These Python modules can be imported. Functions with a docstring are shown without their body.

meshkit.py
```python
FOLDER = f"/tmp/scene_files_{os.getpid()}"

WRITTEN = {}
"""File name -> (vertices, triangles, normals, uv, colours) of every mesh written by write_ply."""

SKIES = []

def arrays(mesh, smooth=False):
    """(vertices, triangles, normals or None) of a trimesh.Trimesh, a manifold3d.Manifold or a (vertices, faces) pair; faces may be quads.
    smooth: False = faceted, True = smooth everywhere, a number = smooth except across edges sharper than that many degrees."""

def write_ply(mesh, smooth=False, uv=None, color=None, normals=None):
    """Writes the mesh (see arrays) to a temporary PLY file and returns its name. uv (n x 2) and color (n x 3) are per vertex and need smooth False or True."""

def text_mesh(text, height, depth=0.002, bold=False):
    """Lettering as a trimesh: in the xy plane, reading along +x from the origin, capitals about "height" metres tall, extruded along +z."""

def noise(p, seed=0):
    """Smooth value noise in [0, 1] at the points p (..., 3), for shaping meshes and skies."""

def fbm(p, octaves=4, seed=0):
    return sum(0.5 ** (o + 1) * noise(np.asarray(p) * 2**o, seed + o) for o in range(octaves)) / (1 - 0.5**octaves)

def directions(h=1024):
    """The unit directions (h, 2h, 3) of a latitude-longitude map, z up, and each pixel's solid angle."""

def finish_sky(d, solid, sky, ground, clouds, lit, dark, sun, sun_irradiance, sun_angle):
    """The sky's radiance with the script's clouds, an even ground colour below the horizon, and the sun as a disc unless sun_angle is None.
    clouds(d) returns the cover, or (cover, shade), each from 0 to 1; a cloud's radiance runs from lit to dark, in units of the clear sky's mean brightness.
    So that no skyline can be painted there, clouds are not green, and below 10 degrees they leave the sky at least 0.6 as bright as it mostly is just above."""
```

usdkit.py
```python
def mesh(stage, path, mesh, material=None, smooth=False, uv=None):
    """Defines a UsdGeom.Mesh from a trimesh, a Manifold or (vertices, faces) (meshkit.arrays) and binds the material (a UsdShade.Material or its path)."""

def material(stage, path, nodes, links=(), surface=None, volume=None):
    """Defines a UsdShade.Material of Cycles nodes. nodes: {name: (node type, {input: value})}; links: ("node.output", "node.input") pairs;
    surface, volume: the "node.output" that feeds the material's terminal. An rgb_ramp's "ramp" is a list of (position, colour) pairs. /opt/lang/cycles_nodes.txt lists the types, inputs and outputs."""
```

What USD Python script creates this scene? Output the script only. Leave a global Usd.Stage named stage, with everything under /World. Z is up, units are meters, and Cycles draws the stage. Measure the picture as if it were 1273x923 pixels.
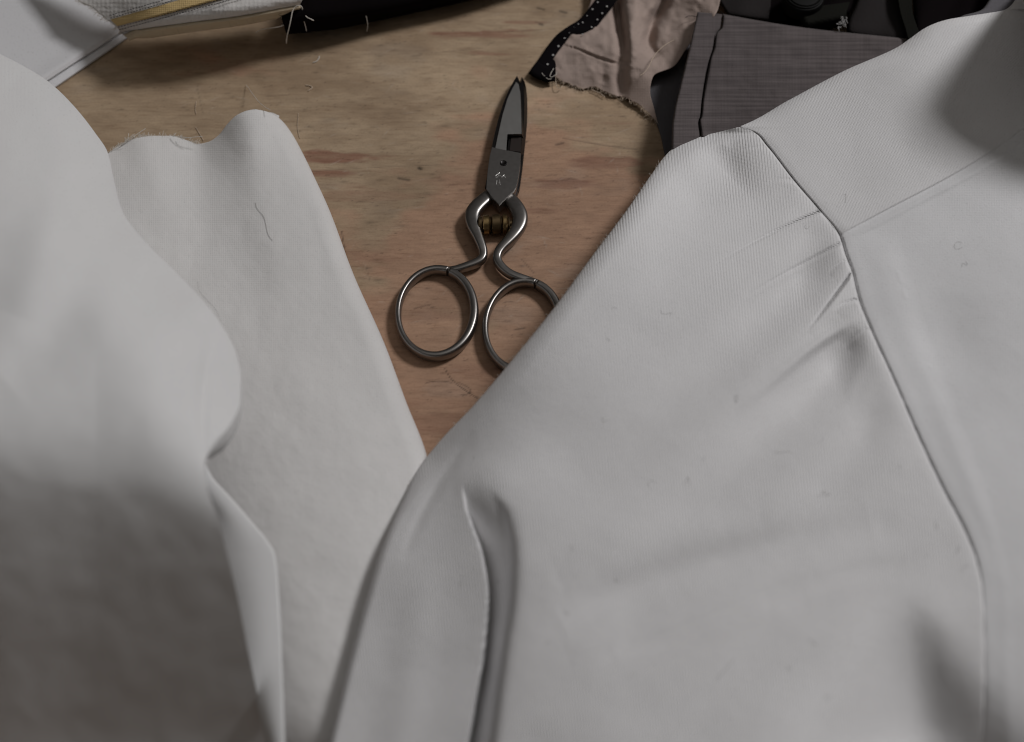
import math, random
import numpy as np
import trimesh
from scipy.interpolate import RBFInterpolator, PchipInterpolator, CubicSpline
from pxr import Usd, UsdGeom, UsdLux, UsdShade, Gf, Sdf, Vt
import usdkit, meshkit

rng = np.random.default_rng(7)
random.seed(7)
stage = Usd.Stage.CreateInMemory()
UsdGeom.SetStageUpAxis(stage, UsdGeom.Tokens.z)
UsdGeom.SetStageMetersPerUnit(stage, 1.0)
UsdGeom.Xform.Define(stage, '/World')
UsdGeom.Scope.Define(stage, '/World/Looks')

# ------------------------------------------------------------------ camera
PITCH = 58.0
TILT = math.radians(90 - PITCH)
H = 0.345
FPX = 636.5 / math.tan(math.radians(20))
cam = UsdGeom.Camera.Define(stage, '/World/camera')
cam.CreateHorizontalApertureAttr(36.0)
cam.CreateVerticalApertureAttr(36.0 * 742 / 1024)
cam.CreateFocalLengthAttr(18.0 / math.tan(math.radians(20)))
cam.CreateClippingRangeAttr(Gf.Vec2f(0.01, 20))
cam.AddTranslateOp().Set((0, -0.268, H))
cam.AddRotateXYZOp().Set((90 - PITCH, 0, 0))
cam.CreateFStopAttr(8.0)
cam.CreateFocusDistanceAttr(0.428)
cam.CreateExposureAttr(0.0)
CAM = np.array([0, -0.268, H])

# ------------------------------------------------------------------ work lamp, overhead fill and room ambient
AZ, EL, DIST = math.radians(31), math.radians(48), 1.3
LDIR = np.array([math.cos(AZ) * math.cos(EL), math.sin(AZ) * math.cos(EL), math.sin(EL)])


def aim(l, pos, target=(0, 0, 0)):
    pos = np.array(pos, float)
    z = pos - np.array(target, float)
    z /= np.linalg.norm(z)
    x = np.cross([0, 0, 1.0], z)
    x = x / np.linalg.norm(x) if np.linalg.norm(x) > 1e-6 else np.array([1.0, 0, 0])
    y = np.cross(z, x)
    m = Gf.Matrix4d(*x, 0, *y, 0, *z, 0, *pos, 1)
    UsdGeom.Xformable(l).AddTransformOp().Set(m)


key = UsdLux.RectLight.Define(stage, '/World/work_lamp')
key.CreateWidthAttr(0.247)
key.CreateHeightAttr(0.247)
key.CreateIntensityAttr(46.0)
key.CreateColorAttr(Gf.Vec3f(1.0, 0.985, 0.99))
aim(key, LDIR * DIST + np.array([0.02, 0, 0]), (0.02, 0, 0))

ceil = UsdLux.RectLight.Define(stage, '/World/overhead_fill')  # added soft fill standing in for bounce off the ceiling
ceil.CreateWidthAttr(1.6)
ceil.CreateHeightAttr(1.6)
ceil.CreateIntensityAttr(0.28)
ceil.CreateColorAttr(Gf.Vec3f(1.0, 0.97, 0.93))
aim(ceil, (0.2, 0.1, 1.8), (0, 0, 0))

dome = UsdLux.DomeLight.Define(stage, '/World/room_light')
dm = usdkit.material(stage, '/World/Looks/room_light', {
    'b': ('background_shader', {'color': (1.0, 0.91, 0.82), 'strength': 0.043})}, surface='b.background')
UsdShade.MaterialBindingAPI.Apply(dome.GetPrim()).Bind(dm)


# ------------------------------------------------------------------ helpers
def at(px, py, z=0.0):
    """World point seen at a pixel of the 1273 x 923 photograph, at height z (millimetres) over the table."""
    px, py, z = np.broadcast_arrays(np.asarray(px, float), np.asarray(py, float), np.asarray(z, float) * 1e-3)
    dx, dy = (px - 636.5) / FPX, -(py - 461.5) / FPX
    c, s = math.cos(TILT), math.sin(TILT)
    d = np.stack([dx, dy * c + s, dy * s - c], -1)
    t = (H - z) / -d[..., 2]
    return CAM + d * t[..., None]


used = {}


def path_for(name, parent=None):
    base = parent.GetPath().pathString if parent else '/World'
    k = (base, name)
    n = used.get(k, 0)
    used[k] = n + 1
    return f'{base}/{name}' + (f'_{n:03d}' if n else '')


def tag(p, label=None, category=None, group=None, kind=None):
    for k, v in (('label', label), ('category', category), ('group', group), ('kind', kind)):
        if v:
            p.SetCustomDataByKey(k, v)
    return p


def thing(name, label, category, group=None, base=(0, 0, 0)):
    x = UsdGeom.Xform.Define(stage, path_for(name))
    x.AddTranslateOp().Set(Gf.Vec3d(*map(float, base)))
    p = x.GetPrim()
    p.SetCustomDataByKey('base', Gf.Vec3d(*map(float, base)))
    return tag(p, label, category, group)


def origin(parent):
    o = np.zeros(3)
    p = parent
    while p and p.GetPath() != Sdf.Path('/World'):
        b = p.GetCustomDataByKey('base')
        if b is not None:
            o += np.array(b)
        p = p.GetParent()
    return o


def obj(name, mesh, mat, parent=None, smooth=True, uv=None, color=None):
    v, f = (mesh.vertices, mesh.faces) if isinstance(mesh, trimesh.Trimesh) else mesh
    v = np.asarray(v, float) - (origin(parent) if parent else 0)
    f = np.asarray(f, int)
    m = usdkit.mesh(stage, path_for(name, parent), (v, f), M[mat], smooth=smooth, uv=uv)
    if color is not None:
        UsdGeom.PrimvarsAPI(m).CreatePrimvar('tint', Sdf.ValueTypeNames.Color3fArray, 'vertex').Set(
            Vt.Vec3fArray.FromNumpy(np.asarray(color, np.float32)))
    return m.GetPrim()


def grid_faces(n, m, flip=False):
    i = np.arange(n * m).reshape(n, m)
    q = np.stack([i[:-1, :-1], i[:-1, 1:], i[1:, 1:], i[1:, :-1]], -1).reshape(-1, 4)
    if flip:
        q = q[:, ::-1]
    return np.vstack([q[:, [0, 1, 2]], q[:, [0, 2, 3]]])


def grid(P, uv=None):
    """A sheet through a grid of points, wound so that it faces up."""
    n, m = P.shape[:2]
    f = grid_faces(n, m)
    v = P.reshape(-1, 3)
    t = np.cross(v[f[:, 1]] - v[f[:, 0]], v[f[:, 2]] - v[f[:, 0]])
    if t[:, 2].sum() < 0:
        f = f[:, ::-1]
    return (v, f), (None if uv is None else uv.reshape(-1, 2))


def slab(P, t, uv=None):
    """A sheet of thickness t metres: the grid, a second face below it and the four edges."""
    n, m = P.shape[:2]
    (v, f), u = grid(P, uv)
    nrm = meshkit.arrays((v, f), True)[2]
    i = np.arange(n * m).reshape(n, m)
    loop = np.concatenate([i[0, :-1], i[:-1, -1], i[-1, :0:-1], i[:0:-1, 0]])
    N = n * m
    a, b = loop, np.roll(loop, -1)
    side = np.vstack([np.stack([a, b, b + N], 1), np.stack([a, b + N, a + N], 1)])
    F = np.vstack([f, f[:, ::-1] + N, side])
    V = np.vstack([v, v - nrm * t])
    tm = trimesh.Trimesh(V, F, process=False)
    tm.fix_normals()
    return tm, (None if u is None else np.vstack([u, u]))


def spline(pts, n=None, s=None):
    """Smooth curve through points (any dimension), chord-length parameter."""
    p = np.asarray(pts, float)
    d = np.r_[0, np.cumsum(np.linalg.norm(np.diff(p, axis=0), axis=1))]
    d /= d[-1]
    f = PchipInterpolator(d, p)
    return f(np.linspace(0, 1, n) if s is None else s)


def rbf(pts, smoothing=0.0, kernel='thin_plate_spline'):
    p = np.asarray(pts, float)
    r = RBFInterpolator(p[:, :2] / 100, p[:, 2], kernel=kernel, smoothing=smoothing)
    return lambda x, y: r(np.stack([np.ravel(x), np.ravel(y)], 1) / 100).reshape(np.shape(x))


def near(x, y, pts):
    """Signed distance (+ to the left of travel) and 0..1 position along a polyline, in pixels."""
    c = spline(pts, 40) if len(pts) > 2 else np.asarray(pts, float)
    best = np.full(np.shape(x), 1e9)
    sgn = np.ones(np.shape(x))
    pos = np.zeros(np.shape(x))
    L = np.r_[0, np.cumsum(np.linalg.norm(np.diff(c, axis=0), axis=1))]
    for k in range(len(c) - 1):
        a, b = c[k], c[k + 1]
        e = b - a
        t = np.clip(((x - a[0]) * e[0] + (y - a[1]) * e[1]) / (e @ e), 0, 1)
        dx, dy = x - a[0] - t * e[0], y - a[1] - t * e[1]
        d = np.hypot(dx, dy)
        m = d < best
        best = np.where(m, d, best)
        sgn = np.where(m, np.sign(e[0] * dy - e[1] * dx), sgn)
        pos = np.where(m, (L[k] + t * (L[k + 1] - L[k])) / L[-1], pos)
    return best * sgn, pos


def sstep(a, b, x):
    t = np.clip((x - a) / (b - a), 0, 1)
    return t * t * (3 - 2 * t)


def gauss(d, w):
    return np.exp(-(d / w) ** 2)


def sweep(pts, w, h, n=None, sides=16, power=2.4, closed=False, caps=True):
    """Rod along 3-D points; w = half width across, h = half height, given per point."""
    pts = np.asarray(pts, float)
    n = n or 12 * len(pts)
    if closed:
        c, ww, hh = pts, np.broadcast_to(w, len(pts)), np.broadcast_to(h, len(pts))
    else:
        d = np.r_[0, np.cumsum(np.linalg.norm(np.diff(pts, axis=0), axis=1))]
        s = np.linspace(0, d[-1], n)
        c = PchipInterpolator(d, pts)(s) if len(pts) < 4 else CubicSpline(d, pts)(s)
        ww = PchipInterpolator(d, np.broadcast_to(w, len(pts)))(s)
        hh = PchipInterpolator(d, np.broadcast_to(h, len(pts)))(s)
    k = len(c)
    t = np.roll(c, -1, 0) - np.roll(c, 1, 0) if closed else np.gradient(c, axis=0)
    t /= np.linalg.norm(t, axis=1)[:, None]
    side = np.cross(t, [0, 0, 1.0])
    side /= np.maximum(np.linalg.norm(side, axis=1), 1e-9)[:, None]
    up = np.cross(side, t)
    a = np.linspace(0, 2 * np.pi, sides, endpoint=False)
    ca, sa = np.sign(np.cos(a)) * np.abs(np.cos(a)) ** (2 / power), np.sign(np.sin(a)) * np.abs(np.sin(a)) ** (2 / power)
    P = c[:, None] + side[:, None] * (ca[None] * np.asarray(ww)[:, None])[..., None] + up[:, None] * (sa[None] * np.asarray(hh)[:, None])[..., None]
    V = P.reshape(-1, 3)
    F = []
    for i in range(k if closed else k - 1):
        j = (i + 1) % k
        q = np.arange(sides)
        r = (q + 1) % sides
        F += [np.stack([i * sides + q, j * sides + q, j * sides + r], 1), np.stack([i * sides + q, j * sides + r, i * sides + r], 1)]
    if not closed and caps:
        V = np.vstack([V, c[0], c[-1]])
        q = np.arange(sides)
        r = (q + 1) % sides
        F += [np.stack([np.full(sides, k * sides), q, r], 1), np.stack([np.full(sides, k * sides + 1), (k - 1) * sides + r, (k - 1) * sides + q], 1)]
    tm = trimesh.Trimesh(V, np.vstack(F), process=False)
    tm.fix_normals()
    return tm


def join(ms):
    return trimesh.util.concatenate(ms)


def thread(pts, r=0.00013, sides=5):
    return sweep(pts, r, r, n=max(8, 5 * len(pts)), sides=sides, power=2)


# ------------------------------------------------------------------ materials
M = {}


def mat(name, nodes, links, surface='p.BSDF'):
    M[name] = usdkit.material(stage, '/World/Looks/' + name, nodes, links, surface=surface)


def cloth(name, color, rib=None, rib_h=0.00006, weave=0.0004, weave_h=0.00004, mottle=0.05, streak=(0.0, 0.0), sheen=0.06, rib_rot=0.0, speck=0.84, spec=0.06):
    """Woven cloth on metre-scaled uv: threads both ways, optional ribs along v, faint mottling, lint specks."""
    c = np.array(color)
    nodes = {
        'uv': ('uvmap', {'attribute': 'st'}),
        'mp': ('mapping', {'rotation': (0, 0, rib_rot)}),
        'wx': ('wave_texture', {'bands_direction': 'x', 'scale': 0.314 / weave, 'distortion': 1.5, 'detail': 1.0, 'detail_scale': 1.0}),
        'wy': ('wave_texture', {'bands_direction': 'y', 'scale': 0.314 / weave, 'distortion': 1.5, 'detail': 1.0, 'detail_scale': 1.0}),
        'add': ('math', {'math_type': 'add'}),
        'n1': ('noise_texture', {'scale': 60, 'detail': 3, 'roughness': 0.6}),
        'n2': ('noise_texture', {'scale': 1500, 'detail': 2, 'roughness': 0.7}),
        'add2': ('math', {'math_type': 'multiply_add', 'value2': 3.0}),
        'r1': ('rgb_ramp', {'ramp': [(0.25, tuple(c * (1 - mottle))), (0.75, tuple(np.minimum(1, c * (1 + mottle * 0.6))))]}),
        'r2': ('rgb_ramp', {'ramp': [(0.28, (speck, speck, speck)), (0.42, (1, 1, 1))]}),
        'mul': ('mix_color', {'blend_type': 'multiply', 'fac': 1.0}),
        'b1': ('bump', {'strength': 1.0, 'distance': weave_h}),
        'p': ('principled_bsdf', {'roughness': 0.9, 'specular_ior_level': spec, 'sheen_weight': sheen, 'sheen_roughness': 0.6}),
    }
    links = [('uv.UV', 'mp.vector'), ('mp.vector', 'wx.vector'), ('mp.vector', 'wy.vector'), ('wx.fac', 'add.value1'), ('wy.fac', 'add.value2'),
             ('uv.UV', 'n1.vector'), ('uv.UV', 'n2.vector'), ('n2.fac', 'add2.value1'), ('add.value', 'add2.value3'),
             ('n1.fac', 'r1.fac'), ('n2.fac', 'r2.fac'), ('r1.color', 'mul.a'), ('r2.color', 'mul.b'),
             ('add2.value', 'b1.height'), ('b1.normal', 'p.normal')]
    last = 'mul.result'
    if rib:
        nodes['rw'] = ('wave_texture', {'bands_direction': 'x', 'scale': 0.314 / rib, 'distortion': 0.6, 'detail': 2.0, 'detail_scale': 0.5})
        nodes['b2'] = ('bump', {'strength': 1.0, 'distance': rib_h})
        nodes['rn'] = ('noise_texture', {'scale': 38, 'detail': 2})
        nodes['rm'] = ('map_range', {'from_min': 0.40, 'from_max': 0.66, 'to_min': 0.45, 'to_max': 1.0, 'clamp': True})
        nodes['rx'] = ('math', {'math_type': 'multiply'})
        links += [('uv.UV', 'rn.vector'), ('rn.fac', 'rm.value'), ('rm.result', 'rx.value1'), ('rw.fac', 'rx.value2')]
        links += [('mp.vector', 'rw.vector'), ('rx.value', 'b2.height'), ('b2.normal', 'b1.normal')]
    if max(streak) > 0:
        for ax, sc, sk in (('a', (40, 1500, 1), streak[0]), ('b', (1500, 40, 1), streak[1])):
            nodes['sm' + ax] = ('mapping', {'scale': sc})
            nodes['sn' + ax] = ('noise_texture', {'scale': 1.0, 'detail': 2, 'roughness': 0.6})
            nodes['sr' + ax] = ('rgb_ramp', {'ramp': [(0.35, (1 - sk,) * 3), (0.65, (1 + sk,) * 3)]})
            nodes['sx' + ax] = ('mix_color', {'blend_type': 'multiply', 'fac': 1.0, 'use_clamp_result': False})
            links += [('mp.vector', f'sm{ax}.vector'), (f'sm{ax}.vector', f'sn{ax}.vector'), (f'sn{ax}.fac', f'sr{ax}.fac'),
                      (last, f'sx{ax}.a'), (f'sr{ax}.color', f'sx{ax}.b')]
            last = f'sx{ax}.result'
    links.append((last, 'p.base_color'))
    mat(name, nodes, links)


cloth('twill', (0.73, 0.725, 0.73), rib=0.00086, rib_h=0.00009, rib_rot=0.10, weave_h=0.000025, mottle=0.04, speck=0.88)
cloth('twill_yoke', (0.73, 0.725, 0.73), rib=0.00080, rib_h=0.00005, rib_rot=0.10, weave_h=0.00002, mottle=0.04, speck=0.88)
cloth('twill_plain', (0.73, 0.73, 0.74), weave=0.0005, weave_h=0.00002, mottle=0.04, speck=0.88)
cloth('muslin', (0.72, 0.71, 0.70), weave=0.00055, weave_h=0.000018, mottle=0.04, speck=0.9)
cloth('white_cloth', (0.73, 0.73, 0.73), weave_h=0.000015, mottle=0.03, speck=0.92)
cloth('white_crisp', (0.72, 0.72, 0.735), weave_h=0.00001, mottle=0.015)
cloth('fleece', (0.62, 0.60, 0.58), weave=0.0013, weave_h=0.00005, mottle=0.16, sheen=0.3)
cloth('tape_yellow', (0.64, 0.47, 0.22), weave=0.0006, weave_h=0.00004, mottle=0.15)
cloth('cream_bounce', (0.55, 0.46, 0.33), weave_h=0.00003)  # white cloth with the warm bounce from the wood put into its colour
cloth('black_wool', (0.006, 0.0045, 0.005), weave_h=0.00005, mottle=0.2, sheen=0.0, spec=0.03)
cloth('polka', (0.006, 0.005, 0.006), weave_h=0.00004, mottle=0.1, sheen=0.0, spec=0.04)
cloth('pink_cotton', (0.40, 0.315, 0.275), weave=0.0005, weave_h=0.00002, mottle=0.08)
cloth('lining', (0.12, 0.115, 0.125), weave_h=0.00003)
cloth('grey_linen', (0.105, 0.090, 0.090), weave=0.00045, weave_h=0.000015, mottle=0.06, streak=(0.19, 0.06))
cloth('dark_grey', (0.026, 0.023, 0.023), weave_h=0.00004, mottle=0.1, sheen=0.0, spec=0.05)
cloth('charcoal', (0.012, 0.012, 0.010), weave_h=0.00004, mottle=0.1, sheen=0.0, spec=0.04)


def plain(name, color, rough=0.6, metallic=0.0, spec=0.5, noise=0.0):
    mat(name, {'t': ('texture_coordinate', {}), 'n': ('noise_texture', {'scale': 900, 'detail': 3}),
               'r': ('map_range', {'from_min': 0.3, 'from_max': 0.7, 'to_min': max(0.02, rough - noise), 'to_max': rough + noise}),
               'p': ('principled_bsdf', {'base_color': color, 'metallic': metallic, 'specular_ior_level': spec})},
        [('t.object', 'n.vector'), ('n.fac', 'r.value'), ('r.result', 'p.roughness')])


plain('steel', (0.25, 0.238, 0.228), 0.33, 1.0, noise=0.015)
plain('steel_plate', (0.24, 0.23, 0.222), 0.36, 1.0, noise=0.015)
plain('steel_blade', (0.40, 0.395, 0.385), 0.40, 1.0, noise=0.015)
plain('steel_dark', (0.035, 0.033, 0.033), 0.38, 1.0, noise=0.02)  # dark reflections and shade on the blades put into the steel colour
plain('steel_stop', (0.09, 0.075, 0.07), 0.4, 1.0)
plain('steel_bright', (0.75, 0.74, 0.72), 0.35, 1.0)
plain('brass', (0.30, 0.21, 0.10), 0.34, 1.0, noise=0.06)
plain('brass_dark', (0.14, 0.10, 0.055), 0.45, 1.0, noise=0.06)
plain('thread_white', (0.66, 0.62, 0.56), 0.8, spec=0.2)
plain('thread_tan', (0.60, 0.49, 0.38), 0.8, spec=0.2)
plain('thread_black', (0.012, 0.011, 0.014), 0.8, spec=0.2)
plain('thread_grey', (0.42, 0.41, 0.40), 0.8, spec=0.2)
plain('dot_white', (0.42, 0.41, 0.40), 0.8, spec=0.2)
plain('cap_black', (0.006, 0.006, 0.0055), 0.6, spec=0.12)

mat('wood', {
    'a': ('attribute', {'attribute': 'tint'}),
    'g': ('geometry', {}),
    'm': ('mapping', {'scale': (160, 1100, 1)}),
    'n': ('noise_texture', {'scale': 1.0, 'detail': 4, 'roughness': 0.65}),
    'n2': ('noise_texture', {'scale': 1300, 'detail': 3, 'roughness': 0.7}),
    'r': ('rgb_ramp', {'ramp': [(0.26, (0.78, 0.74, 0.70)), (0.48, (1, 1, 1)), (0.78, (1.05, 1.05, 1.05))]}),
    'r2': ('rgb_ramp', {'ramp': [(0.25, (0.86, 0.85, 0.84)), (0.55, (1, 1, 1))]}),
    'x': ('mix_color', {'blend_type': 'multiply', 'fac': 1.0, 'use_clamp_result': False}),
    'x2': ('mix_color', {'blend_type': 'multiply', 'fac': 1.0, 'use_clamp_result': False}),
    'b': ('bump', {'strength': 0.7, 'distance': 0.00014}),
    'p': ('principled_bsdf', {'roughness': 0.62, 'specular_ior_level': 0.3})},
    [('g.position', 'm.vector'), ('m.vector', 'n.vector'), ('g.position', 'n2.vector'), ('n.fac', 'r.fac'), ('n2.fac', 'r2.fac'),
     ('a.color', 'x.a'), ('r.color', 'x.b'), ('x.result', 'x2.a'), ('r2.color', 'x2.b'), ('x2.result', 'p.base_color'),
     ('n.fac', 'b.height'), ('b.normal', 'p.normal')])


# ------------------------------------------------------------------ table top
def build_table():
    gx = np.unique(np.r_[np.linspace(-0.75, -0.152, 14), np.arange(-0.15, 0.1, 0.0005), np.linspace(0.102, 0.75, 14)])
    gy = np.unique(np.r_[np.linspace(-0.45, -0.092, 8), np.arange(-0.09, 0.13, 0.0004), np.linspace(0.1315, 0.75, 14)])
    X, Y = np.meshgrid(gx, gy)
    x, y = X * 1000, Y * 1000                                  # millimetres
    fb = lambda sx, sy, o, s: meshkit.fbm(np.stack([x * sx, y * sy, np.full_like(x, s * 7.3)], -1), o, s)
    warp = fb(.02, .05, 3, 3) * 12 + fb(.006, .02, 2, 9) * 25
    band = 0.5 + 0.5 * np.sin((y + warp) * 0.9)
    fine = fb(.05, 1.1, 4, 5)
    blot = fb(.03, .06, 4, 11)
    base = np.array([0.325, 0.232, 0.150])
    light = np.array([0.435, 0.325, 0.218])
    pink = np.array([0.275, 0.148, 0.098])
    rosy = np.array([0.385, 0.228, 0.150])
    mot = fb(.10, .22, 4, 13)
    mot2 = fb(.25, .9, 3, 17)
    c = base + (light - base) * np.clip(.25 + 0.15 * (band - .5) + 0.55 * (fine - .45) + 2.3 * (blot - .45) + 1.6 * (mot - .45), 0, 1)[..., None]
    # broad rosy areas, more of them towards the front
    big = fb(.022, .045, 4, 61)
    q = sstep(.43, .57, big + .0040 * np.clip(16 - y, -45, 60) + .25 * (mot - .45))
    c = c + (rosy * (.86 + .3 * mot[..., None]) - c) * (.8 * q)[..., None]
    for px, py, r, k in ((712, 140, 17, .22), (560, 80, 22, .10), (600, 130, 14, .08), (520, 420, 14, .06)):  # lamp falloff painted in as lighter patches of the wood colour
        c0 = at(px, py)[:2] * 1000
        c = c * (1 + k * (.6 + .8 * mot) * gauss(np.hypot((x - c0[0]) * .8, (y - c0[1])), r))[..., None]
    # darker reddish heart streaks with broken edges
    w = np.zeros_like(x)
    jit = (fb(.08, .35, 4, 21) - .45)
    jit2 = fb(.05, .6, 4, 31) - .45
    for px, py, rx, ry, k in ((424, 196, 66, 9, 1.0), (402, 215, 44, 8, .85), (450, 240, 80, 14, .35), (610, 42, 85, 9, .95), (625, 66, 50, 5, .6),
                              (745, 203, 55, 9, .75), (700, 230, 55, 7, .8), (560, 222, 50, 12, .35), (668, 262, 60, 6, .45),
                              (540, 390, 70, 12, .3), (470, 320, 50, 9, .4), (610, 470, 60, 16, .4), (655, 28, 40, 4, .6), (770, 152, 40, 4, .4), (550, 520, 50, 20, .35), (500, 500, 40, 7, .35)):
        c0 = at(px, py)[:2] * 1000
        sx, sy = rx / 4.0, ry / 3.2
        e = np.hypot((x - c0[0]) / sx, (y - c0[1] + 3.0 * jit) / sy) + 2.2 * jit
        w = np.maximum(w, k * sstep(1.05, .6, e))
    w = np.clip(w * (0.8 + 2.0 * jit2), 0, 1)
    c = c + (pink - c) * w[..., None]
    # worn greyish rubs
    rub = sstep(.58, .72, fb(.05, .12, 4, 71)) * .15
    c = c + (c.mean(-1, keepdims=True) * np.array([1.12, 1.0, .88]) - c) * rub[..., None]
    c = c * (.87 + .28 * mot2[..., None])
    z = (fine - .45) * 0.06
    # pores and small flecks
    flk = fb(.5, 2.6, 3, 41)
    k = sstep(.70, .78, flk)
    c = c * (1 - .35 * k[..., None])
    # scratches, cracks and specks: thin dark lines with a shallow groove
    marks = [([(425, 288), (427, 305), (431, 325)], .22, .6), ([(553, 458), (560, 470), (566, 476), (578, 485), (590, 493), (612, 508)], .17, .7), ([(528, 477), (545, 474), (562, 476)], .18, .5),
             ([(570, 476), (585, 487), (575, 492)], .2, .5), ([(640, 283), (655, 280)], .15, .3), ([(648, 322), (664, 340)], .2, .35), ([(515, 384), (525, 381), (535, 379)], .25, .4),
             ([(496, 222), (508, 224)], .5, .6), ([(645, 182), (655, 176)], .35, .6), ([(692, 180), (700, 178)], .5, .5), ([(668, 10), (676, 12)], .4, .7), ([(696, 14), (704, 16)], .45, .7),
             ([(671, 30), (674, 31)], .5, .7), ([(521, 209), (523, 210)], .6, .8), ([(640, 228), (700, 224), (770, 216)], .15, .3), ([(380, 214), (450, 209), (560, 205)], .15, .25),
             ([(700, 172), (760, 182), (792, 186)], .3, .35), ([(455, 330), (460, 350)], .15, .3), ([(500, 430), (515, 437)], .2, .3), ([(640, 410), (652, 408)], .3, .5), ([(400, 300), (404, 340)], .12, .25),
             ([(620, 40), (690, 36)], .2, .35), ([(540, 66), (600, 60)], .18, .3), ([(330, 120), (360, 118)], .2, .3), ([(245, 110), (252, 140)], .15, .3)]
    for pts, wd, dep in marks:
        q = at(*np.array(spline(pts, 12) if len(pts) > 2 else pts).T)[:, :2] * 1000
        lo, hi = q.min(0) - 2, q.max(0) + 2
        s = (x > lo[0]) & (x < hi[0]) & (y > lo[1]) & (y < hi[1])
        d = np.full(s.sum(), 1e9)
        xs, ys = x[s], y[s]
        for a, b in zip(q[:-1], q[1:]):
            e = b - a
            tt = np.clip(((xs - a[0]) * e[0] + (ys - a[1]) * e[1]) / (e @ e), 0, 1)
            d = np.minimum(d, np.hypot(xs - a[0] - tt * e[0], ys - a[1] - tt * e[1]))
        g = gauss(d, wd) * dep
        c[s] = c[s] * (1 - g[:, None])
        z[s] -= .15 * g
    for _ in range(650):                                       # pits and dark flecks of wear
        qx, qy = rng.uniform(-110, 60), rng.uniform(-70, 120)
        r, el = rng.uniform(.16, .42), rng.uniform(1, 4.5)
        s = (np.abs(x - qx) < 3) & (np.abs(y - qy) < 2)
        g = gauss(np.hypot((x[s] - qx) / el, y[s] - qy), r) * rng.uniform(.08, .42)
        c[s] = c[s] * (1 - g[:, None])
    for _ in range(420):                                       # pale fibres lifted from the grain
        qx, qy, a = rng.uniform(-110, 60), rng.uniform(-70, 120), rng.normal(0, .6)
        ln = rng.uniform(.5, 2.4)
        s = (np.abs(x - qx) < 4) & (np.abs(y - qy) < 4)
        u, v = (x[s] - qx) * math.cos(a) + (y[s] - qy) * math.sin(a), -(x[s] - qx) * math.sin(a) + (y[s] - qy) * math.cos(a)
        g = gauss(u, ln) * gauss(v, .22) * rng.uniform(.1, .35)
        c[s] = c[s] + (np.array([.55, .47, .40]) - c[s]) * g[:, None]
    P = np.stack([X, Y, z * 1e-3 - 0.00003], -1)
    n, m = X.shape
    f = grid_faces(n, m)
    # board body below the surface
    top = P.reshape(-1, 3)
    i = np.arange(n * m).reshape(n, m)
    loop = np.concatenate([i[0, :-1], i[:-1, -1], i[-1, :0:-1], i[:0:-1, 0]])
    low = top[loop].copy()
    low[:, 2] = -0.018
    N, K = len(top), len(loop)
    a = np.arange(K)
    b = np.roll(a, -1)
    side = np.vstack([np.stack([loop[a], N + a, N + b], 1), np.stack([loop[a], N + b, loop[b]], 1)])
    bot = np.stack([np.full(K - 2, N), N + np.arange(2, K), N + np.arange(1, K - 1)], 1)
    V = np.vstack([top, low])
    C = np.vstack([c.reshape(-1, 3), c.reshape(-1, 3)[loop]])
    F = np.vstack([f, side, bot])
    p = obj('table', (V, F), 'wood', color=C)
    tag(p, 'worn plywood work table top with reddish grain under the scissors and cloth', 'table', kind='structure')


build_table()


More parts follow.
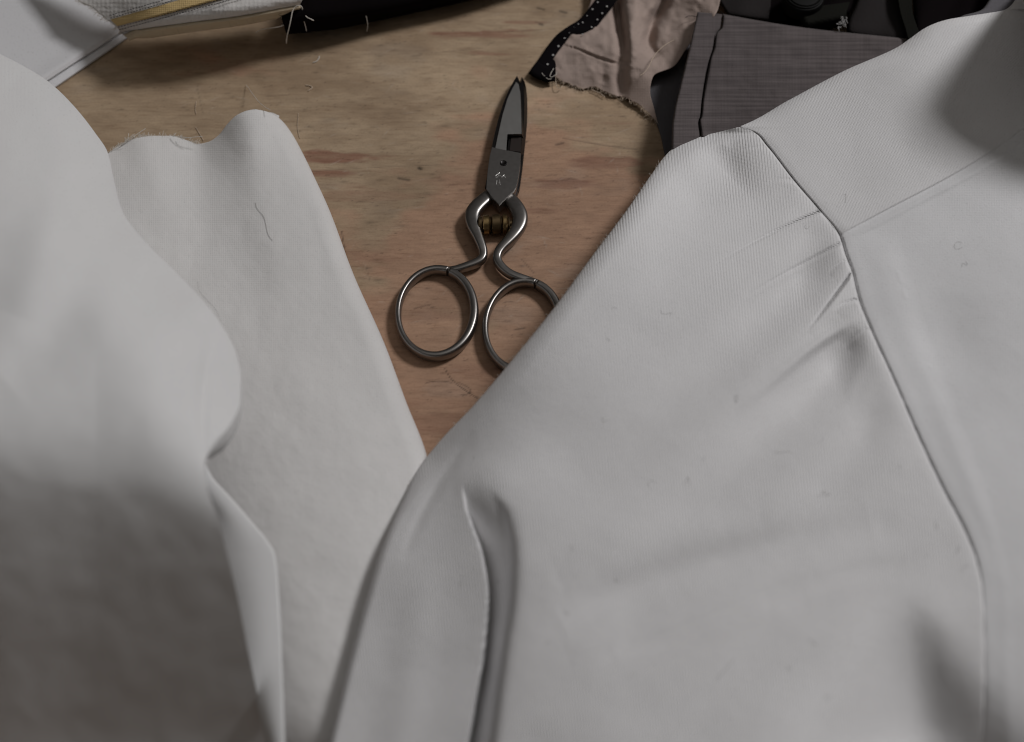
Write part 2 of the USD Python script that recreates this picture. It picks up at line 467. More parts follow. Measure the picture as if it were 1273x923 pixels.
# ------------------------------------------------------------------ white garment on the right (gathered panel, yoke, side panel)
G_XL = PchipInterpolator(*np.array([(-150, 1420), (-60, 1300), (-20, 1272), (0, 1262), (12, 1250), (20, 1205), (24, 1180), (29, 1163), (35, 1150), (49, 1130), (58, 1117), (88, 1050), (125, 980), (158, 918),
                                    (163, 900), (168, 878), (174, 858), (182, 840), (196, 825), (215, 811), (260, 780), (320, 735), (380, 691), (440, 643), (505, 588), (545, 550), (568, 531),
                                    (585, 518), (615, 504), (683, 474), (775, 447), (850, 427), (923, 409), (970, 398)]).T)
G_SEAM = PchipInterpolator(*np.array([(158, 918), (164, 938), (180, 953), (225, 988), (260, 1018), (293, 1044), (315, 1051), (340, 1060), (372, 1068), (408, 1082), (465, 1108), (560, 1150), (610, 1174), (660, 1200),
                                      (700, 1215), (740, 1222), (820, 1224), (923, 1223), (970, 1222)]).T)
G_YOKE = PchipInterpolator(*np.array([(-170, 1917), (-60, 1702), (60, 1466), (122, 1345), (140, 1312), (160, 1275), (190, 1232), (220, 1182), (262, 1102), (293, 1044)]).T)

g_base = rbf([(530, 568, 13), (588, 505, 22), (640, 440, 29), (690, 380, 32), (735, 320, 32), (780, 260, 29), (811, 215, 23), (840, 182, 17), (880, 167, 16), (918, 158, 17), (980, 125, 19), (1050, 88, 23), (1117, 58, 28),
              (1150, 35, 30), (1190, 22, 31), (1262, 0, 31),
              (504, 615, 17), (474, 683, 20), (447, 775, 22), (409, 923, 27), (395, 975, 28),
              (1045, 293, 25), (1080, 400, 28), (1150, 560, 33), (1222, 740, 40), (1230, 930, 46),
              (1130, 160, 27), (1130, 100, 28), (1180, 180, 29), (1250, 100, 29), (1340, 60, 31), (1330, 180, 31), (1320, 280, 32), (1310, 380, 33), (1200, 300, 29), (1310, 600, 38), (1470, 300, 32), (1470, 60, 31), (1470, 600, 38), (1470, 930, 50), (1870, -140, 30), (1870, 200, 32), (1870, 600, 36), (1870, 960, 44),
              (1180, 450, 30), (1310, 930, 52), (1280, 760, 44),
              (700, 560, 30), (800, 420, 30), (900, 300, 25.5), (860, 240, 22), (860, 200, 20.5), (650, 700, 34), (800, 640, 34), (800, 760, 36), (1000, 800, 41), (1000, 620, 34), (960, 480, 30),
              (560, 700, 27), (540, 820, 29), (500, 930, 31), (700, 930, 43), (900, 930, 48), (1050, 930, 50), (620, 600, 29), (570, 610, 24), (650, 480, 29)], smoothing=.02)

PLEATS = [([(1060, 338), (1045, 358), (1024, 386), (1003, 412)], 3.0, 4.2), ([(1050, 300), (1005, 325), (960, 350), (925, 372)], 3.5, 2.2), ([(1020, 263), (960, 290), (890, 328)], 3.0, 2.2),
          ([(1068, 373), (1052, 377), (1038, 386)], 3.2, 2.6), ([(1082, 408), (1066, 416), (1050, 432)], 3.5, 1.5), ([(990, 226), (970, 224), (950, 232)], 4, .9), ([(955, 183), (930, 185), (905, 195)], 4, .35),
          ([(1056, 322), (1048, 326), (1030, 340)], 3, 1.6)]


def g_height(x, y):
    z = g_base(x, y)
    # the cloth stands up in a tall fold at the far right
    d, p = near(x, y, [(2000, 130), (1440, 103), (1365, 76), (1296, 36), (1258, -10), (1236, -50), (1226, -150)])
    z = z + 42 * sstep(0, 75, d) * (x > 1150)
    left = x < G_SEAM(np.clip(y, 158, 970))
    left &= y > 150
    # deep fold running to the front
    gl = PchipInterpolator(*np.array([(560, 578), (600, 575), (625, 578), (650, 586), (690, 600), (740, 607), (800, 603), (880, 590), (923, 582), (980, 570)]).T)(np.clip(y, 560, 980))
    gr = PchipInterpolator(*np.array([(560, 592), (600, 600), (640, 622), (690, 627), (740, 625), (800, 616), (870, 606), (923, 599), (980, 588)]).T)(np.clip(y, 560, 980))
    D = 13.0 * sstep(598, 715, y) + 2 * sstep(720, 960, y)
    s = x - gl
    wall = sstep(-.7, 1.2, s)
    gw = gr - gl + 2
    back = np.where(s > 0, (1 - .42 * np.clip(s / gw, 0, 1) ** 1.2) * np.exp(-(np.maximum(s - gw, 0) / 8.0) ** 1.4), 1.0)
    lip = .0 * sstep(590, 640, y) * gauss(s + 10, 12) * (s < 0)
    z = z - D * wall * np.clip(back, 0, 1) + lip
    z = z + 1.3 * gauss(np.hypot((x - 600) / 1.6, y - 592), 26)
    # a second soft ridge beside the turned edge
    d, p = near(x, y, [(590, 535), (560, 580), (536, 619), (514, 662), (501, 697)])
    z -= .6 * gauss(d, 7) * np.sin(np.pi * np.clip(p, 0, 1)) ** .7
    d, p = near(x, y, [(530, 690), (520, 760), (505, 860), (490, 960)])
    z += .7 * gauss(d, 26) * sstep(0, .3, p)
    # gathers at the seam: little steps that fade out
    join_in = sstep(0, 5, G_SEAM(np.clip(y, 158, 970)) - x)
    join_wide = sstep(0, 75, G_SEAM(np.clip(y, 158, 970)) - x)
    for pts, w, a in PLEATS:
        d, p = near(x, y, pts)
        fade = np.clip(1 - p, 0, 1) ** .8 * sstep(-.0, .02, p + .02)
        z += np.where(left, join_in * a * fade * (.5 * np.exp(-np.abs(d) / 12) * sstep(1.5, -1.5, d) - .55 * gauss(d, w * .55)), 0)
    for pts, w, a in (([(1078, 388), (1010, 432), (950, 482), (912, 512)], 7, 2.6), ([(1050, 430), (960, 530), (850, 640), (740, 730)], 42, -4.6), ([(1045, 335), (900, 430), (770, 530)], 36, -4.0), ([(1055, 370), (930, 480), (790, 600)], 30, 3.2), ([(1110, 480), (1040, 590), (960, 690)], 30, -2.4), ([(1072, 420), (1020, 480), (985, 520)], 18, -2.2), ([(1040, 300), (990, 345), (905, 395)], 18, -2.0),
                      ([(1000, 262), (930, 292), (870, 320)], 12, .9), ([(900, 212), (872, 245), (848, 290)], 40, -3.4), ([(1060, 350), (1000, 385), (930, 415)], 12, 1.2), ([(900, 180), (880, 186), (840, 212)], 8, .6),
                      ([(1090, 440), (1040, 510), (1000, 580)], 20, -1.0), ([(1085, 430), (1060, 480), (1040, 520)], 9, .8), ([(1024, 270), (1000, 300), (985, 310)], 12, -1.0)):
        d, p = near(x, y, pts)
        z += np.where(left, join_wide * a * gauss(d, w) * np.clip(1.0 - p, 0, 1) ** 1.2 * 1.1, 0)
    # soft drag lines across the front
    for pts, w, a in (([(690, 775), (780, 735), (920, 692), (1090, 650)], 24, -2.0), ([(760, 812), (860, 780), (960, 738), (1010, 720)], 13, -.9), ([(700, 820), (800, 790), (960, 755)], 22, .8),
                      ([(690, 720), (800, 680), (950, 640)], 26, 1.0), ([(1000, 735), (1060, 712), (1130, 700)], 12, -.5)):
        d, p = near(x, y, pts)
        z += a * gauss(d, w) * np.sin(np.pi * np.clip(p, .02, .98)) ** .6
    # hollow at the front right
    xc = 1128 + 6 * (y - 760) / 160
    w = 16 + 42 * np.clip((y - 755) / 170, 0, 1.4)
    q = (x - xc) / w
    z = z - 15 * sstep(725, 940, y) * np.where(q < 0, gauss(q, 2.0), gauss(q, 1.55))
    z += .8 * gauss(np.hypot((x - 1150), (y - 762) * 1.3), 50)
    # seam allowance showing as a soft ridge beside the main seam
    xs = G_SEAM(np.clip(y, 158, 970))
    xo = PchipInterpolator(*np.array([(280, 1102), (330, 1116), (380, 1130), (480, 1166), (600, 1212), (680, 1235), (740, 1246), (923, 1252), (970, 1252)]).T)(np.clip(y, 280, 970))
    side = sstep(283, 330, y) * (x > xs)
    wob = 2.5 * meshkit.fbm(np.stack([x * .02, y * .05, 0 * x], -1), 3, 4)
    z += side * .42 * sstep(xs + 14, xs + 44, x) * sstep(xo + 13 + wob, xo - 13 + wob, x)
    z += side * .12 * gauss(x - xo + wob, 2.5) * sstep(.52, .62, meshkit.noise(np.stack([0 * x, y * .09, 0 * x], -1), 5)) * sstep(560, 420, y)
    z -= side * 1.3 * gauss(np.hypot((x - 1180) / .7, y - 430), 75)
    # yoke side of its own seam lies a little proud, with a stitched edge
    xy = G_YOKE(np.clip(y, -165, 293))
    dy = (x - xy) * .47                                         # about the distance across the seam
    yo = (y < 296) & (y > 60) & (x > G_SEAM(np.clip(y, 158, 970)) - 2)
    kf = sstep(60, 110, y) * sstep(297, 280, y)
    z += np.where(yo, kf * .55 * sstep(3, -3, dy) * np.exp(np.minimum(dy, 0) / 60) + kf * .5 * gauss(dy - 9, 4), 0)
    z -= np.where(yo, kf * .28 * gauss(dy, 1.8), 0)
    # the main seam itself: a narrow groove, gathers on one side a little fuller
    ok = (y > 157)
    ds = (x - xs) * .88
    z -= np.where(ok, ((.7 + .5 * meshkit.noise(np.stack([0 * x, y * .12, 0 * x], -1), 15)) * gauss(ds, 1.35) + .3 * gauss(ds, 7)) * sstep(157, 175, y) * (1 - .75 * sstep(640, 760, y)), 0)
    # faint life in the cloth
    z += 1.0 * (meshkit.fbm(np.stack([x * .009, y * .012, 0 * x], -1), 2, 8) - .45) + .1 * (meshkit.fbm(np.stack([x * .05, y * .06, 0 * x], -1), 3, 18) - .45)
    return z


def roll(d, w, drop):
    """Extra drop towards a turned edge; d pixels inside it."""
    t = np.clip(d / w, 0, 1)
    return drop * (1 - np.sqrt(np.clip(1 - (1 - t) ** 2, 0, 1)))


def skirt(E, inward, depth, n=7, floor=0.0004):
    """Columns that carry a turned edge E (k x 3) under itself: down and back inward (k x 3 unit, horizontal)."""
    out = []
    d = np.minimum(depth, np.maximum(E[:, 2] - floor, 0))
    for k in range(1, n + 1):
        a = np.pi * .5 + np.pi * .5 * k / n
        out.append(E + np.stack([inward[:, 0], inward[:, 1], 0 * d], 1) * (d * .9 * (1 - math.sin(a)))[:, None] - np.array([0, 0, 1.0]) * (d * -math.cos(a))[:, None])
    return np.stack(out, 1)


def rows(y0, y1, step, dense=()):
    y = [np.arange(y0, y1, step), [y1]]
    for a, b, s in dense:
        y.append(np.arange(a, b, s))
    return np.unique(np.round(np.concatenate(y), 3))


def uvpx(x, y):
    return np.stack([x, y], -1) * 0.00024


def build_garment():
    base = at(640, 300)
    t = thing('white_garment', 'white twill garment with gathered shoulder seam, right of the scissors', 'garment', base=base)
    # gathered front panel
    ys = rows(158.2, 965, 1.6, [(158.2, 215, .5)])
    nu = 430
    u = np.linspace(0, 1, nu)
    u = u + .35 * u * (1 - u) * (u - .5) * -1.0
    xl, xs = G_XL(ys), G_SEAM(ys)
    X = xl[:, None] + (xs - xl)[:, None] * u[None]
    Y = np.repeat(ys[:, None], nu, 1)
    # distance to the turned edge measured across it
    slope = np.gradient(xl, ys)
    across = 1 / np.sqrt(1 + slope ** 2)
    d = (X - xl[:, None]) * across[:, None]
    wd = 24 - 15 * sstep(560, 660, Y)
    Z = g_height(X, Y) - roll(d, wd, 6.0 - 3.0 * sstep(560, 660, Y)) * sstep(0, 110, (xs - xl)[:, None])
    P = at(X, Y, Z)
    uv = uvpx(X, Y)
    E = P[:, 0]
    tan = np.gradient(E, axis=0)
    inn = np.stack([-tan[:, 1], tan[:, 0], 0 * tan[:, 0]], 1)
    inn /= np.linalg.norm(inn, axis=1)[:, None]
    inn *= np.sign((inn * (P[:, 30] - E)).sum(1) + 1e-9)[:, None]
    S = skirt(E, inn, .012)[:, ::-1]
    # tuck the seam side down as a narrow turned allowance
    tuck = P[:, -1:] - np.array([0.0001, 0, 0.0006])
    P2 = np.concatenate([S, P, tuck], 1)
    us = uv[:, :1] - np.stack([np.linspace(.012, .001, S.shape[1])[None].repeat(len(ys), 0), np.zeros((len(ys), S.shape[1]))], -1)
    uv2 = np.concatenate([us, uv, uv[:, -1:] + np.array([.001, 0])], 1)
    m, q = grid(P2, uv2)
    obj('gathered_panel', m, 'twill', t, uv=q)
    # yoke
    ys = rows(-140, 293, 1.8, [(0, 30, .6)])
    nu = 420
    u = np.linspace(0, 1, nu) ** 1.25
    xl = np.where(ys < 158, G_XL(np.minimum(ys, 158)), G_SEAM(np.maximum(ys, 158)))
    xr = G_YOKE(np.clip(ys, -165, 293))
    xr = np.maximum(xr, xl + .5)
    X = xl[:, None] + (xr - xl)[:, None] * u[None]
    Y = np.repeat(ys[:, None], nu, 1)
    slope = np.gradient(xl, ys)
    d = (X - xl[:, None]) / np.sqrt(1 + slope ** 2)[:, None]
    edge = sstep(170, 130, ys)[:, None]
    Z = g_height(X, Y) - roll(d, 16, 4.0) * edge
    P = at(X, Y, Z)
    uv = uvpx(X * .85 + Y * .5, Y * .85 - X * .5)
    E = P[:, 0]
    tan = np.gradient(E, axis=0)
    inn = np.stack([-tan[:, 1], tan[:, 0], 0 * tan[:, 0]], 1)
    inn /= np.linalg.norm(inn, axis=1)[:, None]
    inn *= np.sign(inn[:, 0] + 1e-9)[:, None]
    S = skirt(E, inn, .016)[:, ::-1]
    S = np.where(edge[..., None] > .01, S, np.repeat((E - [0, 0, .0012])[:, None], S.shape[1], 1))
    P2 = np.concatenate([S, P], 1)
    uv2 = np.concatenate([np.repeat(uv[:, :1], S.shape[1], 1), uv], 1)
    m, q = grid(P2, uv2)
    obj('yoke', m, 'twill_yoke', t, uv=q)
    # side panel, right of the main seam
    ys = rows(-138, 965, 2.2)
    nu = 330
    u = np.linspace(0, 1, nu)
    xl = np.where(ys < 293, G_YOKE(np.clip(ys, -165, 293)), G_SEAM(np.maximum(ys, 158)))
    xl = np.minimum(xl, 1860)
    X = xl[:, None] + (1870 - xl)[:, None] * u[None]
    Y = np.repeat(ys[:, None], nu, 1)
    P = at(X, Y, g_height(X, Y) + np.where(X > 1780, -(np.maximum(X - 1780, 0) / 60.0) ** 2 * 8, 0))
    m, q = grid(P, uvpx(X, Y))
    obj('side_panel', m, 'twill_plain', t, uv=q)
    # fine fuzz along the turned edge
    fz = []
    for yy in rng.uniform(200, 900, 170):
        xx = float(G_XL(yy))
        z0 = float(g_height(np.array([[xx]]), np.array([[yy]]))[0, 0]) - 5.6
        a = at(xx + .6, yy, z0)
        ang = rng.uniform(0, 2 * np.pi)
        b = a + np.array([-abs(math.cos(ang)) * .0007, math.sin(ang) * .0006 + .0003, rng.uniform(-.0002, .0006)])
        fz.append(thread([a, (a + b) / 2 + rng.normal(0, .00012, 3), b], .00003, 3))
    p = obj('fuzz', join(fz), 'thread_white', t)
    tag(p, kind='stuff')
    ln = []
    for _ in range(34):
        yy = rng.uniform(230, 900)
        xx = rng.uniform(float(G_XL(yy)) + 40, 1260)
        q = np.array([[xx, yy]]) + np.cumsum(rng.normal(0, rng.uniform(1.2, 5.5), (4, 2)), 0)
        zz = g_height(q[:, :1], q[:, 1:])[:, 0] + .1
        ln.append(thread(at(q[:, 0], q[:, 1], zz), .00003, 3))
    tag(obj('lint', join(ln), 'thread_grey', t), kind='stuff')
    # loose threads caught on the front
    for pts, mt in (([(890, 846), (902, 832), (912, 820)], 'thread_grey'),):
        q = np.array(pts, float)
        z = g_height(q[:, :1], q[:, 1:])[:, 0] + .25
        p = obj('loose_thread', thread(at(q[:, 0], q[:, 1], z), .00006), mt)
        tag(p, 'short grey thread lying on the lower front of the white garment', 'thread')


build_garment()


# ------------------------------------------------------------------ cut muslin piece with frayed top, left of the scissors
A_XR = PchipInterpolator(*np.array([(136, 318), (139, 332), (148, 348), (165, 362), (190, 376), (225, 393), (260, 409), (340, 439), (430, 479), (500, 505), (565, 530), (640, 545), (760, 560), (970, 575)]).T)
A_TOP = PchipInterpolator(*np.array([(90, 235), (118, 206), (135, 190), (150, 180), (172, 171), (190, 169), (212, 169), (230, 174), (246, 179), (258, 177), (272, 168), (283, 154), (295, 143), (308, 137.5), (318, 136)]).T)
a_base = rbf([(135, 190, 3), (190, 169, 3.5), (246, 179, 2.2), (272, 168, 5), (295, 143, 10), (318, 136, 11), (348, 150, 8), (376, 190, 8.5), (409, 260, 9.5), (439, 340, 9.5), (479, 430, 9), (530, 565, 8.5),
              (312, 180, 10.5), (325, 230, 10), (345, 300, 10.5), (380, 400, 11), (250, 230, 6), (255, 300, 8.2), (190, 230, 7), (150, 300, 8), (300, 430, 11), (420, 560, 14), (330, 620, 14), (500, 640, 11), (470, 690, 13), (440, 780, 14.5), (400, 920, 17),
              (360, 800, 13), (560, 760, 6), (575, 960, 6), (300, 960, 2), (250, 970, .5), (200, 930, .5), (250, 870, 2), (90, 960, .5), (90, 600, 2), (200, 800, 1.5)], smoothing=.02)


def a_height(x, y):
    z = a_base(x, y)
    for pts, w, a in (([(246, 179), (250, 230), (262, 300)], 22, -1.0), ([(300, 140), (315, 210), (330, 280), (350, 360)], 24, .9), ([(372, 200), (385, 250), (405, 330)], 12, -.5),
                      ([(170, 172), (200, 240), (230, 320)], 20, .7), ([(370, 470), (430, 530), (470, 600)], 30, .7), ([(300, 330), (330, 420), (390, 520)], 34, -.6)):
        d, p = near(x, y, pts)
        z += a * gauss(d, w) * np.clip(1.1 - p, 0, 1)
    z += .8 * (meshkit.fbm(np.stack([x * .012, y * .012, 0 * x], -1), 3, 28) - .45) + .3 * (meshkit.fbm(np.stack([x * .05, y * .05, 0 * x], -1), 3, 38) - .45)
    return z


def build_muslin():
    t = thing('muslin_piece', 'cut piece of off-white muslin with a frayed top edge, left of the scissors', 'fabric', base=at(330, 400))
    nu, nv = 300, 470
    u = np.linspace(0, 1, nu)
    v = np.linspace(0, 1, nv) ** 1.15
    # left side, right side, top and bottom as a blended patch
    yr = 136 + (966 - 136) * v
    yl = 235 + (966 - 235) * v
    R = np.stack([A_XR(yr), yr], 1)
    L = np.stack([np.full(nv, 90.0), yl], 1)
    xt = 90 + (318 - 90) * u
    T = np.stack([xt, A_TOP(xt)], 1)
    B = np.stack([90 + (A_XR(966) - 90) * u, np.full(nu, 966.0)], 1)
    U, V = np.meshgrid(u, v)
    U, V = U[..., None], V[..., None]
    Q = (1 - V) * T[None] + V * B[None] + (1 - U) * L[:, None] + U * R[:, None] - ((1 - U) * (1 - V) * T[0] + U * (1 - V) * T[-1] + (1 - U) * V * B[0] + U * V * B[-1])
    X, Y = Q[..., 0], Q[..., 1]
    xr = A_XR(np.clip(Y, 136, 970))
    d = (xr - X) * .9
    d = np.where(Y < 137, 0, d)
    Z = a_height(X, Y) - roll(d, 22, 5.0) * sstep(130, 165, Y)
    P = at(X, Y, Z)
    E = P[:, -1]
    tan = np.gradient(E, axis=0)
    inn = np.stack([-tan[:, 1], tan[:, 0], 0 * tan[:, 0]], 1)
    inn /= np.linalg.norm(inn, axis=1)[:, None]
    inn *= np.sign(-inn[:, 0] + 1e-9)[:, None]
    S = skirt(E, inn, .009)
    P2 = np.concatenate([P, S], 1)
    uv = uvpx(X, Y)
    us = uv[:, -1:] + np.stack([np.linspace(.001, .009, S.shape[1])[None].repeat(nv, 0), np.zeros((nv, S.shape[1]))], -1)
    # raw top edge: turn a cut thickness down
    P2 = np.concatenate([P2[:1] - np.array([0, -.00005, .0006]), P2], 0)
    uv2 = np.concatenate([uv, us], 1)
    uv2 = np.concatenate([uv2[:1], uv2], 0)
    m, q = grid(P2, uv2)
    obj('sheet', m, 'muslin', t, uv=q)
    fr = []
    for k in range(120):
        xx = rng.uniform(136, 250) if k > 30 else rng.uniform(140, 185)
        yy = float(A_TOP(xx)) + .8
        z0 = float(a_height(np.array([[xx]]), np.array([[yy]]))[0, 0])
        a = at(xx, yy, z0)
        ln = rng.uniform(.0006, .002)
        dr = np.array([rng.normal(.1, .5), 1.0, rng.normal(0, .25)])
        b = a + dr / np.linalg.norm(dr) * ln
        fr.append(thread([a, (a + b) / 2 + rng.normal(0, .0001, 3), b], .00006, 4))
    for pts in ([(150, 181), (163, 172), (181, 160)], [(146, 183), (156, 176), (166, 167)], [(152, 179), (158, 174), (160, 166)], [(214, 169), (222, 170), (238, 172)], [(222, 171), (230, 172), (252, 170)], [(140, 187), (147, 180), (158, 177)]):
        q = np.array(pts, float)
        fr.append(thread(at(q[:, 0], q[:, 1], np.linspace(4, 6, 3)), .0001))
    tag(obj('fray', join(fr), 'thread_white', t), kind='stuff')


build_muslin()


# ------------------------------------------------------------------ large white cloth in the left foreground
B_XR = PchipInterpolator(*np.array([(-60, -390), (0, -150), (40, -45), (64, -6), (80, 25), (100, 58), (130, 90), (165, 118), (190, 134), (225, 142), (262, 152), (300, 180), (335, 215), (370, 249), (405, 276), (440, 294), (470, 300), (500, 299), (530, 286), (552, 268), (568, 257),
                                    (580, 254), (595, 256), (650, 268), (740, 290), (830, 308), (923, 330), (970, 341)]).T)
b_base = rbf([(-380, -60, 26), (-150, 0, 30), (-380, 160, 50), (-200, 160, 54), (-380, 400, 70), (-200, 400, 73), (-380, 700, 76), (-380, 970, 78), (-200, 700, 76), (-45, 40, 34), (0, 67, 31), (58, 100, 28), (134, 190, 27), (152, 262, 30), (215, 335, 36), (260, 390, 43), (294, 440, 45), (299, 500, 52), (258, 568, 67), (256, 595, 70), (268, 650, 73), (290, 740, 76), (330, 923, 78), (345, 980, 78),
              (-40, 160, 54), (20, 150, 46), (60, 200, 49), (100, 280, 57), (40, 330, 69), (-40, 330, 72), (130, 330, 62), (200, 420, 65), (100, 420, 71), (0, 430, 74), (-50, 480, 75), (100, 500, 74), (200, 500, 71), (60, 560, 75), (-40, 560, 75), (150, 570, 74), (220, 560, 72),
              (60, 640, 76), (-40, 700, 76), (150, 700, 77), (220, 700, 77), (60, 840, 78), (200, 860, 79), (60, 970, 78), (-50, 970, 78), (280, 900, 79)], smoothing=.25)
B_CREST = PchipInterpolator(*np.array([(-90, 432), (0, 415), (120, 385), (260, 380), (360, 392)]).T)
B_RIDGE = B_XR
C_XR = PchipInterpolator(*np.array([(576, 256), (590, 262), (620, 288), (650, 314), (672, 332), (690, 342), (740, 347), (800, 350), (923, 354), (970, 356)]).T)


def b_height(x, y):
    k = sstep(400, 620, y + .25 * np.maximum(120 - x, 0) - 50 * sstep(180, 300, x))
    z = b_base(x, y) * (1 - k) + 83 * k
    for pts, w, a in (([(20, 90), (70, 150), (110, 230), (140, 300)], 24, 1.6), ([(150, 240), (120, 330), (60, 420), (0, 480)], 34, -2.0), ([(90, 180), (60, 280), (20, 400)], 30, 1.6),
                      ([(262, 425), (254, 470), (252, 520), (254, 560)], 7, -1.4), ([(150, 265), (190, 320), (240, 372), (270, 410)], 12, .6)):
        d, p = near(x, y, pts)
        z += a * gauss(d, w) * np.sin(np.pi * np.clip(p, .03, .97)) ** .6
    # beyond a broad rounded crest the cloth hangs down towards the front
    dt = np.maximum(y - B_CREST(np.clip(x, -85, 355)), 0) * .95 / 6.0
    z = z - .41 * (np.sqrt(dt ** 2 + 4.0 ** 2) - 4)
    dt = np.maximum(y - 492 + .03 * x, 0) * .95 / 6.0
    z = z - .95 * (np.sqrt(dt ** 2 + 40.0 ** 2) - 40)
    z = 6 + .5 * ((z - 6) + np.sqrt((z - 6) ** 2 + 12))
    return z + .7 * (meshkit.fbm(np.stack([x * .012, y * .012, 0 * x], -1), 3, 48) - .45)


def build_front_cloth():
    t = thing('white_cloth', 'large smooth white cloth humped up in the left foreground, its front in shade', 'fabric', base=at(60, 500))
    ys = rows(-55, 966, 2.2)
    nu = 320
    u = 1 - (1 - np.linspace(0, 1, nu)) ** 1.3
    xr = B_XR(ys) + 5 * sstep(610, 650, ys)
    X = -395 + (xr + 395)[:, None] * u[None]
    Y = np.repeat(ys[:, None], nu, 1)
    slope = np.gradient(xr, ys)
    d = (xr[:, None] - X) / np.sqrt(1 + slope ** 2)[:, None]
    Z = b_height(X, Y) - roll(d, 12, 1.2) * sstep(590, 550, Y)
    P = at(X, Y, Z)
    E = P[:, -1]
    tan = np.gradient(E, axis=0)
    inn = np.stack([-tan[:, 1], tan[:, 0], 0 * tan[:, 0]], 1)
    inn /= np.linalg.norm(inn, axis=1)[:, None]
    inn = np.where(np.abs(ys - 568)[:, None] < 45, np.array([-1.0, 0, 0]), inn * np.sign(-inn[:, :1] + 1e-9))
    S = skirt(E, inn, .022 * (1 - .9 * np.exp(-((ys - 565) / 25) ** 2)))
    uv = uvpx(X, Y)
    uv2 = np.concatenate([uv, np.repeat(uv[:, -1:], S.shape[1], 1)], 1)
    m, q = grid(np.concatenate([P, S], 1), uv2)
    obj('sheet', m, 'white_cloth', t, uv=q)
    # a lap of the same cloth turned out beside the hump, over its right edge
    ys = rows(577, 966, 2.0)
    nu = 80
    u = np.linspace(0, 1, nu)
    xl = B_XR(ys) - 22 * sstep(650, 590, ys)
    xr = np.maximum(C_XR(ys), xl + .6)
    X = xl[:, None] + (xr - xl)[:, None] * u[None]
    Y = np.repeat(ys[:, None], nu, 1)
    zl = 24.0 - 2 * sstep(577, 760, ys)
    zr = 25.5 + 0 * ys
    Z = zl[:, None] + (zr - zl)[:, None] * (u ** .8)[None] + .8 * np.sin(np.pi * u)[None]
    slope = np.gradient(xr, ys)
    d = (xr[:, None] - X) / np.sqrt(1 + slope ** 2)[:, None]
    Z = Z - roll(d, 4, .4)
    P = at(X, Y, Z)
    inn = np.tile([-1.0, 0, 0], (len(ys), 1))
    S = skirt(P[:, -1], inn, .006 * sstep(577, 640, ys))
    S2 = skirt(P[:, 0], -inn, .0015 * sstep(577, 640, ys))[:, ::-1]
    uv = uvpx(X, Y)
    m, q = grid(np.concatenate([S2, P, S], 1), np.concatenate([np.repeat(uv[:, :1], S2.shape[1], 1), uv, np.repeat(uv[:, -1:], S.shape[1], 1)], 1))
    obj('lap', m, 'white_cloth', t, uv=q)


build_front_cloth()


# ------------------------------------------------------------------ generic sheet between two pixel curves
def sheet(left, right, hgt, nu, nv, thick, skew=None):
    """left/right: pixel polylines, one at each end of u; hgt(x, y) in mm. Returns slab and uv."""
    a, b = spline(left, nv), spline(right, nv)
    u = np.linspace(0, 1, nu)
    Q = a[:, None] + (b - a)[:, None] * u[None, :, None]
    X, Y = Q[..., 0], Q[..., 1]
    return slab(at(X, Y, hgt(X, Y)), thick, uvpx(X, Y))


# ------------------------------------------------------------------ folded white fabric, far left
def build_folded_white():
    t = thing('folded_white_fabric', 'crisp white fabric folded double with a straight hem, upper left corner', 'fabric', base=at(60, 50))
    lo = rbf([(-60, 150, 1.6), (60, 113, 1.2), (158, 46, 1.2), (90, -40, 1.6), (-60, 0, 2.0)], smoothing=.1)
    m, q = sheet([(-70, -40), (-70, 80), (-30, 170)], [(150, -40), (162, 0), (159, 46)], lo, 8, 8, .0008)
    # lower leaf: front edge runs straight from right end to left end
    def leaf(A, B, back, z0, bulge, name):
        n = 60
        e = np.linspace(0, 1, n)
        edge = np.array(A) + (np.array(B) - np.array(A)) * e[:, None]
        dirb = np.array(back, float)
        s = np.linspace(0, 1, 40) ** 1.5
        Q = edge[:, None] + dirb * s[None, :, None]
        X, Y = Q[..., 0], Q[..., 1]
        Z = z0 + bulge * (gauss(s - .05, .05) * .7 - .8 * sstep(.04, 0, s))[None] + 0.5 * s[None] + .25 * np.sin(e * 5 + 1)[:, None] * (1 - s[None])
        m, q = slab(at(X, Y, Z), .0007, uvpx(X, Y))
        obj(name, m, 'white_crisp', t, uv=q)
    leaf((164, 42), (-60, 197), (-105, -128), 1.2, .4, 'lower_leaf')
    leaf((155, 37), (-60, 178), (-100, -120), 3.0, .8, 'upper_leaf')


build_folded_white()


# ------------------------------------------------------------------ quilted white bundle with yellow tape, and black cloth, top
S_FRONT = PchipInterpolator(*np.array([(150, 40), (165, 38), (200, 35), (240, 30), (300, 22), (352, 12), (375, 8)]).T)
s_hgt = rbf([(95, 0, 15), (128, 20, 15), (152, 44, 13), (165, 48, 16), (240, 40, 20), (300, 32, 21), (352, 22, 20), (200, 20, 23), (280, 12, 25), (340, 0, 24), (180, -40, 26), (300, -60, 28), (120, -30, 19), (60, -60, 17), (400, -20, 22)], smoothing=.05)


def s_height(x, y):
    d = (S_FRONT(np.clip(x, 150, 375)) - y)
    return s_hgt(x, y) - roll(d, 16, 4.5) + .5 * (meshkit.fbm(np.stack([x * .06, y * .08, 0 * x], -1), 3, 58) - .45)


